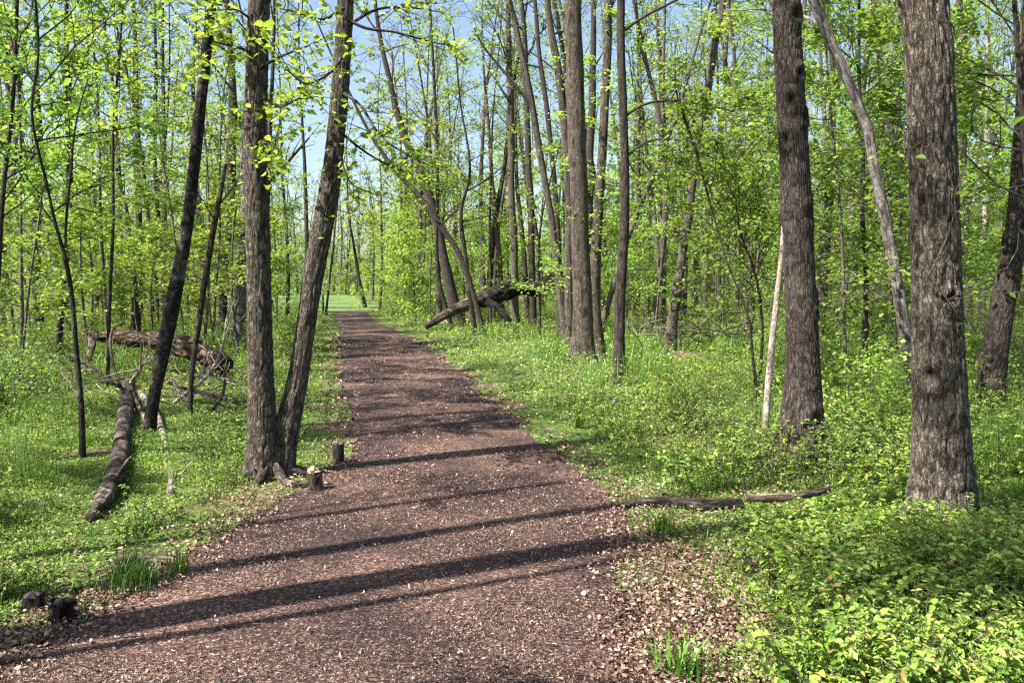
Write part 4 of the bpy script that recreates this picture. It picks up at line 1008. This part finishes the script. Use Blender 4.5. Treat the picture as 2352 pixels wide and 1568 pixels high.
stump('stump', "crumbled dark stump, right one of two at the lower left beside the path", 142, 1428, 56, 56, 'rotten', .1, False, 4, .03)
# far wooden post beside the lawn
pp = at(742, 712, 42); root = empty('post', (pp[0], pp[1], 0), "small dark post at the near left corner of the far lawn", 'post')
mb = MB(); tube(mb, [(pp[0], 42, -.1), (pp[0], 42, .5), (pp[0], 42, 1.0)], [.06, .06, .055], 8, cap=True); mb.build('post_shaft', BM['dark'], root, (pp[0], pp[1], 0))

# ---------------------------------------------------------------- ground plants (nobody could count them)
rg = np.random.RandomState(77)
def sample_ground(n, y0, y1, dens, fov=.67, shift=0., rng=None):
    """points spread so that near ground gets more of them; dens(x, y) in 0..1 thins them"""
    g = rng or rg; out = []; got = 0
    while got < n:
        m = int(n * 1.5)
        iv = g.uniform(1 / y1, 1 / y0, m); y = 1 / iv
        x = g.uniform(-1, 1, m) * (y * fov + .6)
        k = g.uniform(0, 1, m) < dens(x, y)
        x, y = x[k], y[k]; out.append(np.stack([x, y], 1)); got += len(x)
    return np.concatenate(out)[:n]
def in_lawn(x, y):
    return (y > 46) & (x < np.interp(y, [46, 60, 80, 115], [-7.9, -10.4, -14.8, -24])) & (x > np.interp(y, [46, 52, 70, 115], [-12, -16, -26, -40]))
def right_front(x, y):             # the bright bramble patch in the right foreground
    e = np.interp(y, [2, 3, 3.6, 4.2, 5.0, 5.6], [.95, 1.0, 1.1, 1.25, 1.5, 2.3])
    return np.clip((x - e + .5 * (fbm2(x * 2.5, y * 2.5, 44) - .5)) / .25, 0, 1) * np.clip((6.1 - y) / .7, 0, 1)
def cover(x, y):
    d = path_dist(x, y)
    p = np.clip((d + .35 * (fbm2(x * 3, y * 3, 31) - .5) - .12) / .55, 0, 1)
    litter_zone = np.exp(-((x - 1.35) / .55) ** 2 - ((y - 4.8) / 1.7) ** 2) + .9 * np.exp(-((x - .95) / .35) ** 2 - ((y - 3.2) / .8) ** 2)
    patch = np.clip((fbm2(x * .9, y * .9, 32) - .34) / .2, .12 + .25 * (y > 7.5), 1)
    return p * patch * (1 - np.clip(litter_zone * 1.1, 0, .80)) * np.where(in_lawn(x, y), 0, 1)
def plant_h(x, y):
    d = path_dist(x, y)
    return (1 + .5 * np.clip((y - 7) / 4, 0, 1)) * (.03 + .42 * np.clip(fbm2(x * 1.6, y * 1.6, 33) - .36, 0, 1)) * np.clip(.35 + d * .5, .3, 1.6) * np.clip(logdist(x, y) * 2.2, .25, 1)

P = sample_ground(380000, 3.0, 48, lambda x, y: cover(x, y) * (1 - .9 * right_front(x, y)))
h = plant_h(P[:, 0], P[:, 1])
z = ground_h(P[:, 0], P[:, 1]) + h * rg.uniform(.05, 1, len(P)) ** .8
mb = MB(); leaves(mb, np.column_stack([P, z]), np.maximum(.015, P[:, 1] * .0024) * rg.uniform(.45, 1.3, len(P)) * np.where(rg.uniform(0, 1, len(P)) < .12, 1.9, 1), rg, 4, .65, .36, -.15)
tag(mb.build('ground_cover', LM['ground']), "low mass of small bright green plants covering the forest floor on both sides of the path", 'ground cover', kind='stuff')

def blades(mb, P, h, wd, g, bend=.5):
    n = len(P); az = g.uniform(0, 6.283, n); d = np.stack([np.cos(az), np.sin(az), np.zeros(n)], 1); sd = np.stack([-np.sin(az), np.cos(az), np.zeros(n)], 1)
    z0 = ground_h(P[:, 0], P[:, 1]); b = np.column_stack([P, z0]); bn = g.uniform(.1, 1, n) * bend
    up = np.array([0, 0, 1.0]); hh = h[:, None]; w_ = np.asarray(wd)[:, None] if np.ndim(wd) else wd
    m1 = b + up * hh * .55 + d * hh * bn[:, None] * .3; tp = b + up * hh * (1 - .25 * bn[:, None]) + d * hh * bn[:, None]
    V = np.stack([b - sd * w_, b + sd * w_, m1 + sd * w_ * .8, m1 - sd * w_ * .8, tp + sd * w_ * .1, tp - sd * w_ * .1], 1)
    q = (np.arange(n)[:, None, None] * 6 + np.array([(0, 1, 2, 3), (3, 2, 4, 5)])[None]).reshape(-1, 4)
    mb.add(V.reshape(-1, 3), q, np.repeat(g.uniform(0, 1, n), 6))
P = sample_ground(42000, 3.0, 30, lambda x, y: cover(x, y) * (1 - .95 * right_front(x, y)) * np.clip((fbm2(x * .9, y * .9, 61) - .4) / .2, 0.05, 1))
P = P[fbm2(P[:, 0] * .9, P[:, 1] * .9, 61) > .44]
mb = MB(); blades(mb, P, plant_h(P[:, 0], P[:, 1]) * rg.uniform(.7, 1.8, len(P)), np.maximum(.0022, P[:, 1] * .0004), rg)
tag(mb.build('grass', LM['grass']), "soft green grass blades growing among the ground plants", 'grass', kind='stuff')

# white flowers on the right verge
P = sample_ground(1500, 9, 26, lambda x, y: ((x > edges(y)[1] + .2) & (x < edges(y)[1] + 3.2)) * cover(x, y))
mb = MB(); leaves(mb, np.column_stack([P, ground_h(P[:, 0], P[:, 1]) + plant_h(P[:, 0], P[:, 1]) * 1.05]), .014 + P[:, 1] * .0006, rg, 4, .3, .5)
tag(mb.build('wildflowers', LM['petal']), "tiny white flowers dotted over the right verge", 'wildflowers', kind='stuff')

# fallen leaves
def litter_d(x, y):
    d = path_dist(x, y)
    edge = .9 * np.exp(-((d - .12) / .2) ** 2) + .55 * np.exp(-((x - 1.25) / .5) ** 2 - ((y - 4.6) / 1.7) ** 2) + .9 * np.exp(-((x - 1.0) / .5) ** 2 - ((y - 3.2) / .9) ** 2)
    return np.clip(edge * (.45 + fbm2(x * 3, y * 3, 71)) + .16 * (d > .2), 0, 1) * (d > -.25) + .006
P = sample_ground(48000, 2.9, 26, litter_d)
mb = MB(); zz = np.maximum(ground_h(P[:, 0], P[:, 1]), .012)
leaves(mb, np.column_stack([P, zz + rg.uniform(.004, .03, len(P))]), np.maximum(.019, P[:, 1] * .0031) * rg.uniform(.35, 1.6, len(P)), rg, 6, .75, .3, .0, jit=.13)
tag(mb.build('leaf_litter', LM['litter']), "dry tan and pinkish-brown fallen leaves strewn along both edges of the path", 'leaf litter', kind='stuff')

# wood chips on the path
P = sample_ground(210000, 2.9, 24, lambda x, y: (path_dist(x, y) < .02) * np.clip(3.2 * (fbm2(x * 1.1, y * 1.9, 91) - .34), .12, 1))
mb = MB(); leaves(mb, np.column_stack([P, np.full(len(P), .016) + rg.uniform(0, .010, len(P))]), np.maximum(.0075, P[:, 1] * .0016) * rg.gamma(2.2, .5, len(P)).clip(.3, 4), rg, 4, .45, .12, .0)
tag(mb.build('wood_chips', LM['chip']), "shredded brown wood chips and bark scattered over the path", 'wood chips', kind='stuff')

# small sticks on path and floor
mb = MB(); P = sample_ground(420, 3.0, 20, lambda x, y: np.where(path_dist(x, y) < 0, .5, .5) + 0 * x)
for x, y in P:
    ln = rg.uniform(.04, .22) * (1 + y * .04); a = rg.uniform(0, 6.28)
    B = branch(rg, (x, y, max(float(ground_h(x, y)), .018) + .006), (math.cos(a), math.sin(a), .02), ln, 5, .16, 0); B[:, 2] = B[0, 2] + rg.uniform(0, .01)
    tube(mb, B, np.linspace(rg.uniform(.0015, .004), .001, 5) * (1 + y * .05), 4)
tag(mb.build('fallen_twigs', BM['twig']), "small broken twigs strewn over path and forest floor", 'twigs', kind='stuff')

# bright undergrowth of the right foreground: arching stems with paired leaves
def undergrowth():
    g = np.random.RandomState(9)
    n = 2600; P = sample_ground(n, 2.6, 6.2, lambda x, y: right_front(x, y), rng=g)
    n2 = 3000; Q = sample_ground(n2, 6.0, 17, lambda x, y: ((path_dist(x, y) > .5) & (x > -.5)) * np.clip((x - y * .02) / 1.5, .25, 1) * np.clip((fbm2(x * .8, y * .8, 97) - .30) / .2, .1, 1), rng=g)
    Q2 = sample_ground(2600, 3.6, 16, lambda x, y: ((path_dist(x, y) > .5) & (x < 0) & (logdist(x, y) > .22)) * np.clip((fbm2(x * .8, y * .8, 98) - .42) / .15, 0, 1), rng=g)
    sb, lb = MB(), MB()
    for k, (x, y) in enumerate(np.concatenate([P, Q, Q2])):
        nearp = k < n
        big = fbm2(np.array(x * 1.3), np.array(y * 1.3), 53) + g.uniform(-.15, .15) > .48; L = g.uniform(.10, .42) * float(.45 + 1.3 * fbm2(np.array(x * 2.1), np.array(y * 2.1), 54)) * (min(1, max(.45, 1.9 - y * .27)) if nearp else 1.2 if x > 0 else (.6 + .5 * min(1, max(0, (y - 5) / 4)))); az = g.uniform(0, 6.283)
        dens = 1 if nearp else .6
        t = np.linspace(0, 1, 7)[:, None]; hd = np.array([[math.cos(az), math.sin(az), 0]])
        b = np.array([[x, y, float(ground_h(x, y))]])
        out = g.uniform(.2, .8)
        C = b + hd * (L * out * t ** 1.4) + np.array([[0, 0, 1.0]]) * L * (1.0 * t - .35 * out * t ** 2)
        tube(sb, C, np.linspace(.0026, .0010, 7), 3)
        m = int((8 if big else 13) * dens + L * 14)
        tt = np.sort(g.uniform(.2, 1, m)); tt = np.repeat(tt, 2)
        Cc = np.stack([np.interp(tt, t[:, 0], C[:, q]) for q in range(3)], 1)
        azl = az + np.tile([1.2, -1.2], m) + g.normal(0, .4, 2 * m)
        leaves(lb, Cc, (.040 if big else .024) * (1 if nearp or x > 0 else .62) * g.uniform(.5, 1.3, 2 * m), g, 6, .45, .27 if big else .21, .0, azl)
    s = tag(lb.build('undergrowth', LM['under']), "bright yellow-green leafy undergrowth filling the right foreground and the floor under the big trunks", 'undergrowth', kind='stuff')
    c = sb.build('stems', BM['twig'], s)
    return s
undergrowth()

# grass tufts as things
def tuft(label, u, v, n, h, spread, mat, wd=.003, bend=.8, seed=1):
    g = np.random.RandomState(seed); b = gpos(u, v); b[2] = float(ground_h(b[0], b[1]))
    mb = MB(); P = b[None, :2] + g.normal(0, spread, (n, 2)); blades(mb, P, h * g.uniform(.5, 1.1, n), wd, g, bend)
    o = mb.build('grass_tuft', mat, None, b); o.location = b; tag(o, label, 'grass tuft')
tuft("dense dark green grass tuft at the path edge before the flat log", 300, 1352, 420, .23, .06, LM['tuft'], .0022, .8, 1)
tuft("bright broad-bladed grass tuft at the bottom of the photo right of the path", 1565, 1562, 60, .22, .04, LM['grass'], .006, 1.0, 2)
tuft("wispy long-bladed grass beside the flat log, right of the dark tuft", 410, 1320, 40, .22, .03, LM['grass'], .003, 1.1, 3)
tuft("narrow-leaved green weed standing in the brown leaves right of the path", 1520, 1230, 50, .2, .035, LM['grass'], .005, .8, 4)
tuft("broad pale-green leaf clump in the right verge halfway along the path", 1330, 985, 24, .3, .04, LM['grass'], .012, .9, 5)
